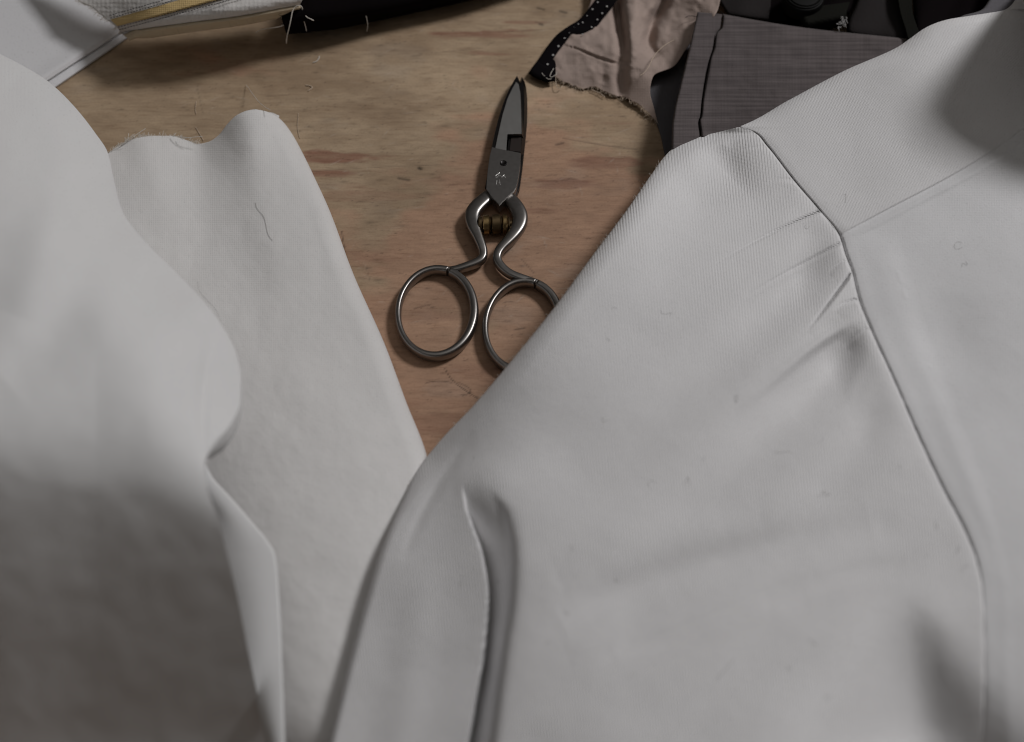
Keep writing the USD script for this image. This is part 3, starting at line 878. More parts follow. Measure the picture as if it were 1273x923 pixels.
def build_striped():
    t = thing('striped_cloth', 'folded fluffy white cloth with a stitched yellow tape stripe, top left', 'fabric', base=at(230, 20))
    nu, nv = 130, 90
    end = spline([(60, -60), (92, -8), (100, 3), (112, 8), (120, 15), (130, 23), (138, 28), (146, 36), (152, 42), (160, 48)], nv)
    u = np.linspace(0, 1, nu)
    xr = np.linspace(400, 372, nv)
    v = np.linspace(0, 1, nv)
    X = end[:, :1] + (xr[:, None] - end[:, :1]) * u[None]
    front = S_FRONT(np.clip(X, 150, 375))
    # rows slide from the back line to the front edge
    yb = -60 + 0 * X
    tt = (end[:, 1] + 60) / 108.0
    Y = yb + (front - yb) * tt[:, None]
    Y = Y + (end[:, 1] - Y[:, 0])[:, None] * np.exp(-u * 14)[None]
    X = X + (1.5 * meshkit.fbm(np.stack([Y * .3, Y * 0, 0 * Y], -1), 3, 3) - .7) * np.exp(-u * 30)[None] * 2
    Z = s_height(X, Y)
    P = at(X, Y, Z)
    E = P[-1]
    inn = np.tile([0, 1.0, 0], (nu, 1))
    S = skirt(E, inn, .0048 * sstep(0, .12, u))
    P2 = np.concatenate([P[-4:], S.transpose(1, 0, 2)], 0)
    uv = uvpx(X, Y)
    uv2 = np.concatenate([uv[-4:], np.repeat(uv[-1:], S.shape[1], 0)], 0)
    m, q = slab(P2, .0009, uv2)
    obj('bounce_tint_edge', m, 'cream_bounce', t, uv=q)  # front underside of the bundle, wood bounce painted in as a cream tint
    m, q = slab(P[:-3], .0012, uv[:-3])
    obj('sheet', m, 'fleece', t, uv=q)
    # yellow tape
    top, bot = np.array([(137, 24.5), (223, 0), (320, -29)]), np.array([(146, 33), (268, 0), (370, -28)])
    n = 60
    a, b = spline(top, n), spline(bot, n)
    s = np.linspace(0, 1, 8)
    Q = a[:, None] + (b - a)[:, None] * s[None, :, None]
    m, q = slab(at(Q[..., 0], Q[..., 1], s_height(Q[..., 0], Q[..., 1]) + .7), .0007, uvpx(Q[..., 0], Q[..., 1]))
    obj('tape', m, 'tape_yellow', t, uv=q)
    # rows of dark stitches along both edges of the tape
    st = []
    for c, off in ((top, -1.5), (top, -5), (bot, 1.2), (bot, 4.6)):
        cc = spline(c, 400) + np.array([0.25, 1.0]) * off
        L = np.r_[0, np.cumsum(np.linalg.norm(np.diff(cc, axis=0), axis=1))]
        for k in np.arange(1, L[-1], 3.7):
            pa = np.array([np.interp(k, L, cc[:, 0]), np.interp(k, L, cc[:, 1])])
            pb = np.array([np.interp(k + 1.8, L, cc[:, 0]), np.interp(k + 1.8, L, cc[:, 1])])
            z = s_height(np.array([[pa[0], pb[0]]]), np.array([[pa[1], pb[1]]]))[0] + .8
            st.append(thread([at(*pa, z[0]), at(*((pa + pb) / 2), z.mean() + .15), at(*pb, z[1])],   .00015, 4))
    tag(obj('stitching', join(st), 'thread_black', t), kind='stuff')
    fr = []
    for k in range(150):
        e = end[rng.integers(34, nv - 3)] + rng.normal(0, .6, 2)
        z = float(s_height(np.array([[e[0]]]), np.array([[e[1]]]))[0, 0])
        a = at(e[0], e[1], z)
        b = a + np.array([-rng.uniform(.0003, .0014), rng.normal(0, .0006), rng.normal(0, .0004)])
        fr.append(thread([a, (a + b) / 2 + rng.normal(0, .0001, 3), b], .00005, 3))
    tag(obj('fray', join(fr), 'thread_white', t), kind='stuff')


build_striped()


def build_black():
    t = thing('black_cloth', 'black cloth with frayed pale threads at its cut end, beside the yellow striped cloth', 'fabric', base=at(450, 10))
    nu, nv = 90, 40
    L = spline([(385, -60), (372, -8), (362, -2), (353, 8), (350, 20), (353, 32)], nv)
    R = spline([(700, -70), (680, -50), (660, -34), (650, -32), (640, -24), (632, -17)], nv)
    u = np.linspace(0, 1, nu)
    Q = L[:, None] + (R - L)[:, None] * u[None, :, None]
    bow = np.sin(np.pi * u) * 7
    Q[..., 1] += bow[None] * np.linspace(0, 1, nv)[:, None]
    X, Y = Q[..., 0], Q[..., 1]
    v = np.linspace(0, 1, nv)
    Z = (17 - 7 * u)[None] - roll(1 - v, .35, 7)[:, None] + .8 * np.sin(u * 9)[None] * v[:, None]
    P = at(X, Y, Z)
    S = skirt(P[-1], np.tile([0, 1.0, 0], (nu, 1)), .009)
    m, q = slab(np.concatenate([P, S.transpose(1, 0, 2)], 0), .0009, np.concatenate([uvpx(X, Y), np.repeat(uvpx(X, Y)[-1:], S.shape[1], 0)], 0))
    obj('sheet', m, 'black_wool', t, uv=q)
    th = [([(376, 12), (372, 7), (367, 9), (362, 22), (358, 40), (356, 54)], (19, 20.5, 20, 18, 14, 9), .00017), ([(318, 41), (330, 36), (345, 34), (352, 32)], (9, 12, 14, 15), .00013), ([(380, 20), (384, 23), (390, 26)], (19, 19.3, 18.5), .00017),
          ([(378, 27), (380, 34), (381, 39)], (18, 15, 13), .0001), ([(455, 20), (457, 30), (456, 39)], (13, 10, 7), .0001)]
    ms = [thread(at(*np.array(p, float).T, np.array(z)), r) for p, z, r in th]
    for k in range(60):
        e = L[rng.integers(14, nv)]
        a = at(e[0], e[1], 17)
        b = a + np.array([-rng.uniform(.0003, .0013), rng.normal(0, .0006), rng.normal(0, .0005)])
        ms.append(thread([a, (a + b) / 2 + rng.normal(0, .0001, 3), b], .00005, 3))
    tag(obj('fray', join(ms[:5]), 'thread_white', t), label='long pale frayed threads', kind='stuff')
    tag(obj('edge_fuzz', join(ms[5:]), 'thread_black', t), kind='stuff')


build_black()


# ------------------------------------------------------------------ scraps at the upper right
def z3(x, y, s=7.69, ox=640, oy=0):
    return x / s + ox, y / s + oy


PK_SEAM = [(712, 59), (725, 64), (742, 71), (770, 80)]
p_base = rbf([(690, 97, .8), (740, 108, 1), (790, 126, 2), (815, 152, 1.2), (700, 60, 3), (740, 50, 5), (735, 85, 4), (765, 90, 5), (770, 20, 5), (790, 20, 10), (795, 60, 9), (800, 95, 7), (820, 20, 7), (860, 20, 13), (850, 55, 10), (815, 60, 6), (880, 0, 15), (760, 0, 6), (800, -40, 12), (880, -40, 16), (720, -30, 4)], smoothing=.05)


def p_height(x, y):
    z = p_base(x, y)
    for pts, w, a in (([(764, -30), (766, 0), (770, 30), (775, 62), (773, 75)], 6.5, -6.5), ([(774, 80), (772, 100), (772, 122)], 7, -2.0), ([(832, -20), (822, 10), (810, 32), (806, 52), (812, 66)], 7, -6.0), ([(783, 0), (784, 50), (786, 95)], 9, 1.8),
                      ([(752, 92), (748, 105)], 6, -1.0), ([(700, 80), (720, 66), (760, 46)], 8, .8), ([(790, 60), (800, 40), (815, 20)], 5, .6)):
        d, p = near(x, y, pts)
        z += a * gauss(d, w) * np.sin(np.pi * np.clip(p, .05, .95)) ** .5
    d, p = near(x, y, PK_SEAM)
    z += .5 * sstep(2, -2, d) * np.exp(-np.abs(d) / 15) - .55 * gauss(d, 1.6) * (p > .01) * (p < .99)
    return np.maximum(z + 2.2 * (meshkit.fbm(np.stack([x * .045, y * .05, 0 * x], -1), 3, 68) - .45) * sstep(118, 80, y), .8)


def build_pink():
    t = thing('pink_scrap', 'dusty pink cotton scrap with a torn frayed edge, behind the polka dot ribbon', 'fabric scrap', base=at(770, 60))
    nu, nv = 120, 130
    bot = spline([(680, 86), (690, 96), (700, 102), (712, 106), (724, 110), (738, 108), (750, 113), (762, 118), (775, 121), (790, 128), (803, 138), (818, 154)], nu)
    bot[:, 1] += 1.6 * (meshkit.noise(np.stack([bot[:, 0] * .4, 0 * bot[:, 0], 0 * bot[:, 0]], -1), 2) - .5)
    top = spline([(740, -50), (800, -50), (900, -50)], nu)
    v = np.linspace(0, 1, nv)
    Lf = spline([(740, -50), (735, 0), (712, 40), (690, 70), (680, 86)], nv)
    Rt = spline([(900, -50), (893, 10), (868, 40), (852, 62), (838, 82), (812, 95), (808, 114), (813, 135), (818, 154)], nv)
    u = np.linspace(0, 1, nu)
    U, V = np.meshgrid(u, v)
    U, V = U[..., None], V[..., None]
    Q = (1 - V) * top[None] + V * bot[None] + (1 - U) * Lf[:, None] + U * Rt[:, None] - ((1 - U) * (1 - V) * top[0] + U * (1 - V) * top[-1] + (1 - U) * V * bot[0] + U * V * bot[-1])
    X, Y = Q[..., 0], Q[..., 1]
    m, q = slab(at(X, Y, p_height(X, Y)), .00025, uvpx(X, Y))
    obj('sheet', m, 'pink_cotton', t, uv=q)
    fr = []
    for k in range(110):
        e = bot[rng.integers(8, nu)] + rng.normal(0, .7, 2)
        z = float(p_height(np.array([[e[0]]]), np.array([[e[1]]]))[0, 0])
        a = at(e[0], e[1], z)
        ln = rng.uniform(.0006, .0024)
        b = a + np.array([rng.normal(-.2, .7), -1.0, 0]) * ln * .7
        b[2] = max(.0002, a[2] + ln * rng.uniform(-.5, .25))
        a[2] += .0002
        c = (a + b) / 2 + rng.normal(0, .0002, 3)
        fr.append(thread([a, c, b], .00005, 4))
    for pts, z in (([(690, 92), (691, 103), (694, 110), (700, 107)], 1.5), ([(838, 50), (822, 60), (812, 72), (806, 84), (796, 94)], 10.5), ([(735, 112), (745, 116), (752, 121)], 1)):
        q = np.array(pts, float)
        fr.append(thread(at(q[:, 0], q[:, 1], z), .00012))
    tag(obj('fray', join(fr), 'thread_tan', t), kind='stuff')


build_pink()


def build_ribbon():
    t = thing('polka_dot_ribbon', 'narrow black ribbon with small white dots, ending near the scissor tips', 'ribbon', base=at(700, 50))
    Lp = [z3(*p) for p in ((840, -90), (770, 0), (700, 90), (620, 185), (500, 260), (400, 335), (320, 430), (240, 550), (150, 670), (132, 702))]
    Rp = [z3(*p) for p in ((1040, -90), (980, 0), (935, 70), (860, 160), (775, 265), (640, 350), (545, 440), (475, 530), (405, 620), (372, 700))]
    nv, nu = 90, 14
    L, R = spline(Lp, nv), spline(Rp, nv)
    v = np.linspace(0, 1, nv)
    u = np.linspace(0, 1, nu)

    def hz(vv):
        return 2.0 + 5.5 * sstep(.75, .0, vv) + 1.2 * gauss(vv - .52, .12)
    Q = L[:, None] + (R - L)[:, None] * u[None, :, None]
    Z = hz(v)[:, None] + .5 * np.sin(np.pi * u)[None]
    m, q = slab(at(Q[..., 0], Q[..., 1], Z), .0006, uvpx(Q[..., 0], Q[..., 1]))
    obj('band', m, 'polka', t, uv=q)
    # turned-under end
    e0, e1 = [z3(*p) for p in ((130, 700), (205, 752), (310, 787), (388, 772))], [z3(*p) for p in ((215, 585), (265, 620), (340, 655), (392, 655))]
    a, b = spline(e0, 24), spline(e1, 24)
    s = np.linspace(0, 1, 10)
    Q = a[:, None] + (b - a)[:, None] * s[None, :, None]
    m, q = slab(at(Q[..., 0], Q[..., 1], 2.9 - .9 * gauss(s, .15)[None] + 0 * Q[..., 0]), .0006, uvpx(Q[..., 0], Q[..., 1]))
    obj('turned_end', m, 'polka', t, uv=q)
    dots = []
    for dx, dy, r in ((793, 25, 1.5), (880, 65, 1.7), (743, 92, 1.6), (835, 130, 1.5), (695, 152, 1.6), (790, 190, 1.4), (650, 218, 1.4), (607, 233, 1.1), (735, 262, 1.3), (568, 262, 1.0), (523, 312, 1.5), (650, 330, 1.2), (477, 365, 1.8), (418, 445, 1.9), (366, 530, 1.9), (313, 618, 1.8)):
        x, y = z3(dx, dy)
        k = np.argmin(np.hypot((L[:, 0] + R[:, 0]) / 2 - x, (L[:, 1] + R[:, 1]) / 2 - y))
        c = at(x, y, hz(v[k]) + .55)
        d = trimesh.creation.cylinder(radius=r * .0002, height=.00025, sections=12)
        d.apply_translation(c)
        dots.append(d)
    tag(obj('dots', join(dots), 'dot_white', t, smooth=30), kind='stuff')
    ms = []
    for pts in ([(262, 700), (270, 718), (290, 730)], [(372, 655), (352, 690), (345, 740), (362, 735), (392, 690)], [(300, 745), (330, 760), (350, 755)]):
        q = np.array([z3(*p) for p in pts])
        ms.append(thread(at(q[:, 0], q[:, 1], 3.4), .0001))
    tag(obj('fray', join(ms), 'thread_white', t), kind='stuff')


build_ribbon()


def build_lining():
    h = rbf([(797, 98, 2.0), (825, 90, 2.0), (850, 50, 2.5), (818, 160, .9), (845, 190, .9), (860, 120, 1.5)])
    m, q = sheet([(796, 98), (806, 122), (814, 146), (822, 170), (828, 205)], [(862, 40), (872, 80), (872, 130), (870, 180), (870, 220)], h, 40, 50, .0005)
    p = obj('lining_scrap', m, 'lining', uv=q)
    tag(p, 'small slate grey lining scrap between the pink scrap and the grey linen', 'fabric scrap')


build_lining()


def build_linen():
    t = thing('grey_linen', 'folded grey linen with a dark slit along its left hem, under the white yoke', 'fabric', base=at(950, 90))
    h = rbf([(867, 15, 17), (858, 55, 17), (838, 140, 16), (835, 195, 13), (900, 22, 15), (1000, 35, 12.5), (1125, 48, 13), (1250, 60, 14), (875, 120, 12), (960, 120, 13), (1000, 180, 12), (880, 240, 9), (1100, 120, 12)], smoothing=.02)
    hh = lambda x, y: h(x, y) + 1.5 * (meshkit.fbm(np.stack([x * .03, y * .03, 0 * x], -1), 3, 78) - .45)
    slit = [(898.8, 18), (897, 34.6), (890.6, 42), (888, 59), (883.6, 72), (879.8, 90), (876, 110), (873.5, 126), (871.5, 145), (869.5, 150), (871.5, 168), (873, 205), (874, 260)]
    left = [(867, 15), (862, 38), (858, 56), (851, 85), (845, 110), (838.5, 138), (835.5, 160), (835, 185), (838, 215), (842, 260)]
    nv = 150
    S, L = spline(slit, nv), spline(left, nv)
    u = np.linspace(0, 1, 26)
    Q = L[:, None] + (S - [1.0, 0] - L)[:, None] * u[None, :, None]
    X, Y = Q[..., 0], Q[..., 1]
    Z = hh(X, Y) - roll((X - L[:, :1]), 4, 1.0) - .5 * sstep(.85, 1, u)[None]
    P = at(X, Y, Z)
    sk = skirt(P[:, 0], np.tile([1.0, 0, 0], (nv, 1)), .009)[:, ::-1]
    uv = uvpx(X, Y)
    m, q = slab(np.concatenate([sk, P], 1), .0006, np.concatenate([np.repeat(uv[:, :1], sk.shape[1], 1), uv], 1))
    obj('hem', m, 'grey_linen', t, uv=q)
    R = spline([(1290, 68), (1290, 100), (1290, 180), (1290, 260)], nv)
    T = spline([(898.8, 17.5), (1000, 34.5), (1125, 48), (1290, 68)], 160)
    nu = 160
    u = np.linspace(0, 1, nu)
    A = S + [.9, 0]
    Q = A[:, None] + (R - A)[:, None] * u[None, :, None]
    v = np.linspace(0, 1, nv)
    fix = T - (A[0] + (R[0] - A[0]) * u[:, None])
    Q = Q + fix[None] * (1 - v)[:, None, None]
    X, Y = Q[..., 0], Q[..., 1]
    top = 17.5 + (np.interp(X, T[:, 0], T[:, 1]) - 17.5)
    Z = hh(X, Y) + .9 - roll((X - A[:, :1]), 3, .5) - roll(np.maximum(Y - top, 0), 4, 1.0)
    m, q = slab(at(X, Y, Z), .0022, uvpx(X, Y))
    obj('body', m, 'grey_linen', t, uv=q)
    # thread tails at the corner and a stitch line beside the slit
    fr = []
    for pts in ([(852, 22), (858, 20), (866, 21)], [(866, 15), (872, 13), (878, 15)], [(893, 13), (896, 15), (900, 19)]):
        q = np.array(pts, float)
        fr.append(thread(at(q[:, 0], q[:, 1], 13.2), .0001))
    tag(obj('fray', join(fr), 'thread_black', t), kind='stuff')


build_linen()


def lump(name, label, left, right, hgt, mt, cat='fabric', nu=60, nv=60, thick=.001, skirt_d=.012):
    a, b = spline(left, nv), spline(right, nv)
    u = np.linspace(0, 1, nu)
    Q = a[:, None] + (b - a)[:, None] * u[None, :, None]
    X, Y = Q[..., 0], Q[..., 1]
    Z = hgt(X, Y) - roll(np.linspace(1, 0, nv), .12, 2.0)[:, None] - roll(u, .08, 2.0)[None]
    P = at(X, Y, Z)
    S = skirt(P[-1], np.tile([0, 1.0, 0], (nu, 1)), skirt_d).transpose(1, 0, 2)
    P = np.concatenate([P, S], 0)
    uv = uvpx(X, Y)
    m, q = slab(P, thick, np.concatenate([uv, np.repeat(uv[-1:], S.shape[0], 0)], 0))
    return tag(obj(name, m, mt, uv=q), label, cat)


def build_back():
    fl = lambda z, ax=0., ay=0., w=0., ph=0.: (lambda x, y: z + ax * (x - 1000) / 100 + ay * y / 100 + w * np.sin(x * .11 + y * .05 + ph))
    lump('dark_brown_cloth', 'dark brown grey cloth edge just behind the corner of the grey linen', [(884, -70), (890, -20), (893, 0), (900, 12), (904, 20)], [(960, -70), (960, -20), (958, 5), (956, 18), (954, 27)], fl(10, w=.6), 'dark_grey')
    lump('black_bundle', 'soft black cloth bundle behind the middle of the grey linen', [(935, -70), (938, -20), (942, 8), (948, 24), (955, 30)], [(1075, -70), (1072, -30), (1068, -5), (1062, 8), (1054, 18)], fl(9, w=1.2), 'black_wool')
    lump('charcoal_strip', 'dark charcoal folded strip between the black bundle and white lint', [(995, 14), (996, 20), (999, 27), (1002, 33)], [(1056, 5), (1054, 10), (1052, 16), (1050, 22)], fl(13, w=.3), 'charcoal', nu=40, nv=20, skirt_d=.006)
    lump('slate_cloth', 'slate grey cloth beside the white lint, behind the grey linen', [(1070, -70), (1068, -10), (1062, 10), (1055, 25), (1052, 42)], [(1122, -70), (1118, -10), (1120, 10), (1126, 30), (1132, 55)], fl(12, w=.7, ph=2), 'dark_grey')
    lump('olive_strip', 'narrow dark olive strip of cloth left of the black cloth, touching the white yoke', [(1112, -70), (1114, -10), (1118, 15), (1124, 35), (1130, 58)], [(1134, -70), (1134, -10), (1134, 10), (1139, 30), (1150, 52)], fl(16, w=.3), 'charcoal', nu=24)
    lump('black_fold', 'deep black cloth fold behind the top of the white yoke', [(1133, -70), (1133, -20), (1135, 5), (1137, 30), (1142, 60)], [(1330, -70), (1310, -40), (1290, -10), (1270, 30), (1260, 60)], fl(15, w=1.0), 'black_wool')
    lump('shaded_garment_back', 'back of the white garment by the black fold, its shade put into a grey colour', [(1250, -60), (1236, -14), (1228, 2), (1219, 13), (1196, 20), (1165, 42)], [(1310, -70), (1306, -40), (1300, -10), (1294, 14), (1290, 60)], fl(27, w=.4), 'lining', nu=40)  # shaded back of the white garment, shade painted in as grey cloth
    # round black cap on the bundle
    t = thing('round_cap', 'small round black cap lying on the black bundle', 'cap', base=at(1000, 0, 10))
    c = at(998, 2, 13.5)
    prof = np.array([(0, .0032), (.0035, .0032), (.0050, .0030), (.0054, .0024), (.0064, .0022), (.0068, .0014), (.0068, -.002), (0, -.002)])
    cap = trimesh.creation.revolve(prof, sections=48)
    cap.apply_translation(c)
    obj('body', cap, 'cap_black', t, smooth=35)
    rim = trimesh.creation.torus(.0057, .00035, major_sections=48, minor_sections=8)
    rim.apply_translation(c + [0, 0, .0025])
    obj('rim', rim, 'cap_black', t)
    # tuft of white lint
    ms = []
    c = at(1047, 28, 14.5)
    for k in range(36):
        a = c + rng.normal(0, [.0006, .0010, .0002]) + (k % 3 - 1) * np.array([.0006, .0006, 0])
        d = rng.normal(0, 1, 3) * [.0003, .0004, .0002]
        ms.append(thread([a - d, a + rng.normal(0, .0003, 3), a + d], .00011, 4))
    p = obj('lint_tuft', join(ms), 'thread_grey')
    tag(p, 'tiny tuft of white lint at the back edge of the grey linen', 'lint')


build_back()


# ------------------------------------------------------------------ scissors
def Z1(*pts):
    return np.array([(x / 4.196 + 460, y / 4.196 + 80) for x, y in pts])


def Z2(*pts):
    return np.array([(x / 4.196 + 460, y / 4.196 + 270) for x, y in pts])


def ZZ(*pts):
    return np.array([(x / 7.69 + 560, y / 7.69 + 230) for x, y in pts])


def plate(px, z0, z1, bevel=.0003, ztop=None):
    """Prism with chamfered top over a pixel outline traced at its top height z1 (mm)."""
    from shapely.geometry import Polygon
    w = at(px[:, 0], px[:, 1], z1)[:, :2]
    poly = Polygon(w).buffer(0)
    def ring(d):
        g = poly.buffer(-d, join_style=2)
        return g if g.geom_type == 'Polygon' else max(g.geoms, key=lambda s: s.area)
    lo = trimesh.creation.extrude_polygon(poly, (z1 - z0) * 1e-3 - bevel, engine='earcut')
    lo.apply_translation([0, 0, z0 * 1e-3])
    import manifold3d as mf
    slices = []
    for k in range(4):
        a = k / 3 * math.pi / 2
        d, zz = bevel * (1 - math.cos(a)), z1 * 1e-3 - bevel + bevel * math.sin(a)
        g = ring(d + 1e-6)
        slices.append((np.array(g.exterior.coords)[:-1], zz))
    ms = [lo]
    for (p0, za), (p1, zb) in zip(slices[:-1], slices[1:]):
        e = trimesh.creation.extrude_polygon(Polygon(p0), zb - za + 1e-6, engine='earcut')
        e.apply_translation([0, 0, za - 1e-6])
        ms.append(e)
    mans = [mf.Manifold(mf.Mesh(np.asarray(m.vertices, np.float32), np.asarray(m.faces, np.uint32))) for m in ms]
    out = mans[0]
    for q in mans[1:]:
        out = out + q
    r = out.to_mesh()
    return trimesh.Trimesh(r.vert_properties[:, :3], r.tri_verts, process=False)


def faceted(px, z0, z1, inset, n=90):
    """Blade: outline px at height z1 on the flat, hollow-ground bevels along inset (mm) that drop to z0."""
    from shapely.geometry import Polygon
    w = at(px[:, 0], px[:, 1], (z0 + z1) / 2)[:, :2]
    poly = Polygon(w).buffer(0)
    g = poly.buffer(-inset * 1e-3, join_style=2)
    g = g if g.geom_type == 'Polygon' else max(g.geoms, key=lambda s: s.area)
    import manifold3d as mf
    lev = [(0.0, z0, z0 + (z1 - z0) * .35)]
    hull = []
    base = np.array(poly.exterior.coords)[:-1]
    top = np.array(g.exterior.coords)[:-1]
    P = np.vstack([np.c_[base, np.full(len(base), z0 * 1e-3)], np.c_[base, np.full(len(base), (z0 + (z1 - z0) * .3) * 1e-3)], np.c_[top, np.full(len(top), z1 * 1e-3)]])
    h = trimesh.convex.convex_hull(P)
    return h


def build_scissors():
    t = thing('scissors', 'small steel buttonhole scissors lying on the plywood between the white cloths', 'scissors', base=at(620, 280))
    # lower blade: narrow, showing along the right, its dark reflection put into the colour
    pb = Z1((792, 60), (806, 85), (814, 115), (820, 170), (821, 230), (819, 300), (812, 380), (803, 460), (795, 540), (784, 620), (776, 660), (740, 680), (690, 640), (700, 460), (715, 350), (745, 200), (770, 110))
    obj('blade', faceted(pb, .8, 3.3, 1.0), 'steel_dark', t, smooth=25)
    # upper blade: broad flat face with a notch, cut from the hull by a box
    pa = Z1((768, 60), (750, 88), (728, 125), (702, 180), (679, 245), (660, 310), (644, 375), (632, 430), (628, 460), (800, 460), (800, 350), (797, 230), (790, 140), (782, 90))
    pf = Z1((762, 92), (742, 128), (717, 180), (693, 258), (673, 345), (655, 430), (653, 458), (790, 458), (790, 345), (788, 230), (784, 150), (775, 105))
    import manifold3d as mf
    man = lambda m: mf.Manifold(mf.Mesh(np.asarray(m.vertices, np.float32), np.asarray(m.faces, np.uint32)))
    hole = plate(Z1((718, 343), (716, 345), (708, 462), (708, 480), (840, 480), (840, 340)), 1.0, 7.0, .00005)
    for nm, bl, mt in (('blade', faceted(pa, 2.2, 4.6, .45), 'steel_dark'), ('blade_face', plate(pf, 4.0, 5.0, .00012), 'steel_blade')):  # bevel under the face has its shade put into the dark steel
        r = (man(bl) - man(hole)).to_mesh()
        obj(nm, trimesh.Trimesh(r.vert_properties[:, :3], r.tri_verts), mt, t, smooth=20)
    # floor of the notch: stop of the lower blade
    obj('notch_stop', plate(Z1((738, 366), (728, 452), (786, 458), (790, 362)), .9, 3.6, .0002), 'steel_stop', t, smooth=25)
    # pivot plate
    pp = Z1((636, 432), (700, 446), (786, 462), (784, 520), (774, 590), (764, 640), (752, 664), (715, 695), (676, 736), (640, 700), (606, 652), (610, 590), (618, 520), (626, 470))
    obj('pivot_plate', plate(pp, 2.0, 5.5, .0004), 'steel_plate', t, smooth=30)
    lowp = Z1((640, 460), (798, 470), (790, 560), (780, 640), (760, 690), (640, 690), (600, 640), (620, 540))
    obj('under_plate', plate(lowp, .5, 2.6, .0003), 'steel_dark', t, smooth=30)
    c = at(*Z1((697, 517))[0], 5.5)
    sc = trimesh.creation.revolve(np.array([(0, .00005), (.0006, .0001), (.0009, .00025), (.00105, .00022), (.0012, -.0001), (.0012, -.0006), (0, -.0006)]), sections=32)
    sc.apply_translation(c)
    obj('pivot_screw', sc, 'steel_dark', t, smooth=30)
    # maker's mark: small stamped strokes
    ms = []
    for a, b, r in (((652, 583), (664, 574), .16), ((664, 574), (676, 566), .16), ((664, 566), (672, 584), .12), ((655, 590), (668, 588), .12), ((676, 578), (688, 590), .12), ((690, 586), (700, 576), .15), ((700, 576), (704, 590), .1),
                    ((662, 604), (660, 628), .06), ((676, 602), (678, 630), .06), ((660, 616), (680, 616), .05)):
        q = Z1(a, b)
        ms.append(sweep(at(q[:, 0], q[:, 1], 5.52), r * 1e-3, .00006, n=4, sides=8))
    obj('maker_mark', join(ms), 'steel_bright', t)
    # shanks
    left = ZZ((380, 70), (330, 118), (264, 178), (214, 250), (207, 312), (226, 392), (262, 480), (298, 570), (312, 630), (296, 690), (240, 728), (160, 758), (70, 785), (-30, 792))
    wl = np.array([1.7, 1.9, 1.95, 1.95, 1.85, 1.65, 1.35, 1.2, 1.12, 1.08, 1.04, 1.0, .92, .7]) * 1e-3
    hl = np.array([1.6, 1.6, 1.6, 1.6, 1.6, 1.6, 1.6, 1.5, 1.5, 1.5, 1.5, 1.5, 1.4, 1.2]) * 1e-3
    zl = np.array([3.0, 3.1, 3.3, 3.4, 3.4, 3.4, 3.3, 3.2, 3.0, 2.9, 2.8, 2.7, 2.5, 2.4])
    obj('handle', sweep(at(left[:, 0], left[:, 1], zl + 1.2) - np.array([0, 0, .0012]), wl * 1.22, hl, n=150, sides=24, power=3), 'steel', t)
    right = ZZ((500, 60), (560, 115), (622, 188), (662, 268), (660, 346), (614, 438), (540, 530), (470, 610), (446, 680), (480, 755), (555, 822), (650, 866), (760, 900), (850, 925))
    wr = np.array([1.7, 1.9, 2.0, 2.0, 1.95, 1.75, 1.4, 1.2, 1.12, 1.08, 1.04, 1.02, .92, .7]) * 1e-3
    obj('handle', sweep(at(right[:, 0], right[:, 1], zl + 1.2) - np.array([0, 0, .0012]), wr * 1.22, hl, n=150, sides=24, power=3), 'steel', t)
    # finger rings: rod bent round until it nearly meets the shank
    def ring(cx, cy, ax, ay, tilt, a0, gap):
        th = np.linspace(0, 2 * np.pi - gap, 150) + a0
        x, y = ax * np.cos(th), ay * np.sin(th)
        c, s = math.cos(tilt), math.sin(tilt)
        X, Y = cx + x * c - y * s, cy + x * s + y * c
        P = at(X, Y, 3.4)
        P[:, 2] = .0022
        return sweep(P, .00116 + .00020 * np.cos(th - a0 - 1.2), .0018, n=150, sides=24, power=2.6)
    cx, cy = Z2((344, 490))[0]
    obj('finger_ring', ring(cx, cy, 47.2, 54.0, .16, -math.pi / 2 + .18, .035), 'steel', t)
    cx, cy = Z2((797, 560))[0]
    obj('finger_ring', ring(cx, cy, 46.5, 55.5, .16, -math.pi / 2 + .20, .035), 'steel', t)
    # adjusting screw between the shanks: ribbed brass nut on a steel axle
    a, b = at(*ZZ((262, 385))[0], 3.2), at(*ZZ((565, 375))[0], 3.2)
    ax = b - a
    Ln = np.linalg.norm(ax)
    def turned(prof):
        m = trimesh.creation.revolve(np.array(prof), sections=40)
        T = trimesh.geometry.align_vectors([0, 0, 1], ax / Ln)
        m.apply_transform(T)
        m.apply_translation(a)
        return m
    def disc(s0, s1, r, c=.0003):
        return turned([(0, s0 * Ln), (r - c, s0 * Ln), (r, s0 * Ln + c), (r, s1 * Ln - c), (r - c, s1 * Ln), (0, s1 * Ln)])
    sc = thing_part(t, 'adjusting_screw')
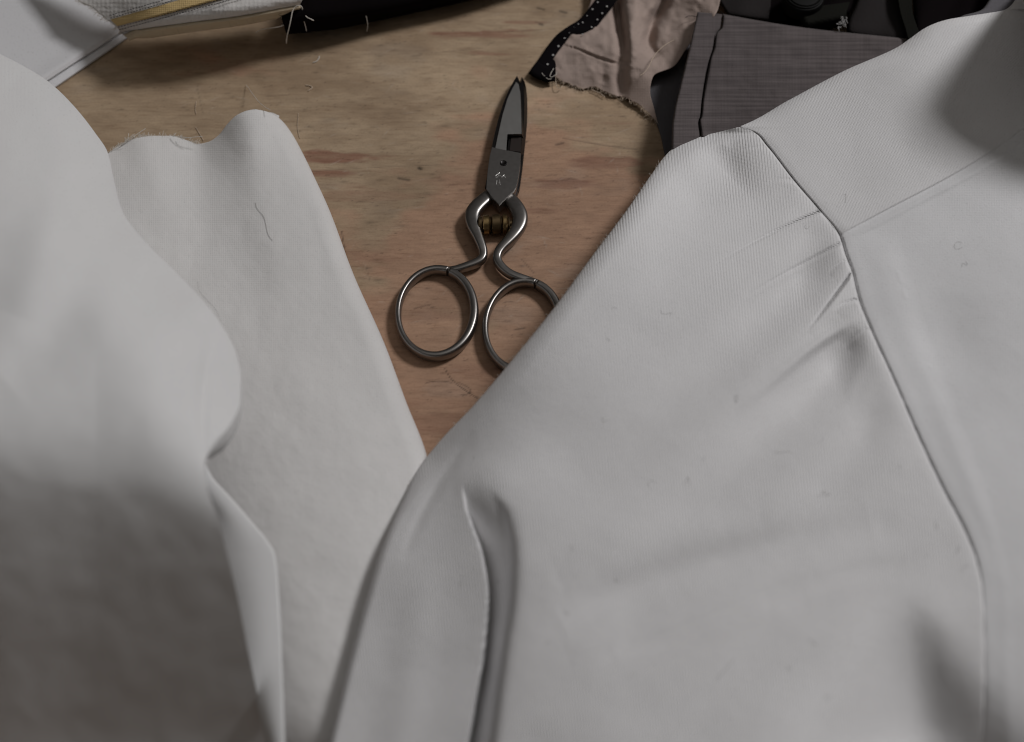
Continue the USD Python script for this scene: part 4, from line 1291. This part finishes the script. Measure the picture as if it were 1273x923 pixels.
    obj('axle', turned([(0, -.001), (.0011, -.001), (.0011, Ln + .001), (0, Ln + .001)]), 'brass_dark', sc, smooth=30)
    for s0, s1, r, mt in ((.02, .15, .0026, 'brass_dark'), (.16, .37, .0031, 'brass'), (.375, .43, .0026, 'brass_dark'), (.435, .72, .0031, 'brass_dark'), (.725, .775, .0026, 'brass_dark'), (.78, .93, .0031, 'brass'), (.935, 1.0, .0024, 'brass_dark')):
        obj('nut', disc(s0, s1, r), mt, sc, smooth=30)


def thing_part(parent, name):
    return UsdGeom.Xform.Define(stage, path_for(name, parent)).GetPrim()


build_scissors()


# ------------------------------------------------------------------ loose threads on the table and cloth
for pts, zz, r, mt, lab in (
        ([(306, 106), (314, 117), (323, 128), (336, 137)], 14, .00008, 'thread_white', 'long pale loose thread on the table above the muslin hump'),
        ([(389, 78), (394, 76), (397, 70)], .25, .00016, 'thread_white', 'short curled pale thread on the table below the black cloth'),
        ([(243, 158), (248, 166), (253, 175)], .25, .00009, 'thread_tan', 'fine tan thread on the table above the muslin dip'),
        ([(244, 126), (243, 134), (244, 142)], .25, .00008, 'thread_tan', 'tiny upright tan thread on the table left of the muslin hump'),
        ([(380, 106), (388, 109), (383, 113)], .25, .00016, 'thread_tan', 'small knot of tan lint on the table below the black cloth'),
        ([(371, 141), (370, 155), (373, 172)], .25, .00007, 'thread_tan', 'faint thin thread on the table right of the muslin hump')):
    q = np.array(pts, float)
    z = np.full(len(q), float(zz)) if zz < 5 else np.linspace(.3, 12.5, len(q))
    tag(obj('loose_thread', thread(at(q[:, 0], q[:, 1], z), r), mt), lab, 'thread')
for pts, lab in (([(318, 252), (322, 262), (327, 268), (331, 281), (333, 290), (339, 299)], 'dark grey thread lying on the middle of the muslin piece'),
                 ([(246, 350), (247, 360), (262, 378), (272, 394)], 'grey thread on the muslin beside the curled white cloth edge')):
    q = np.array(pts, float)
    z = a_height(q[:, :1], q[:, 1:])[:, 0] + (.2 if q[0, 0] > 300 else 14)
    tag(obj('loose_thread', thread(at(q[:, 0], q[:, 1], z), .00005), 'thread_grey'), lab, 'thread')
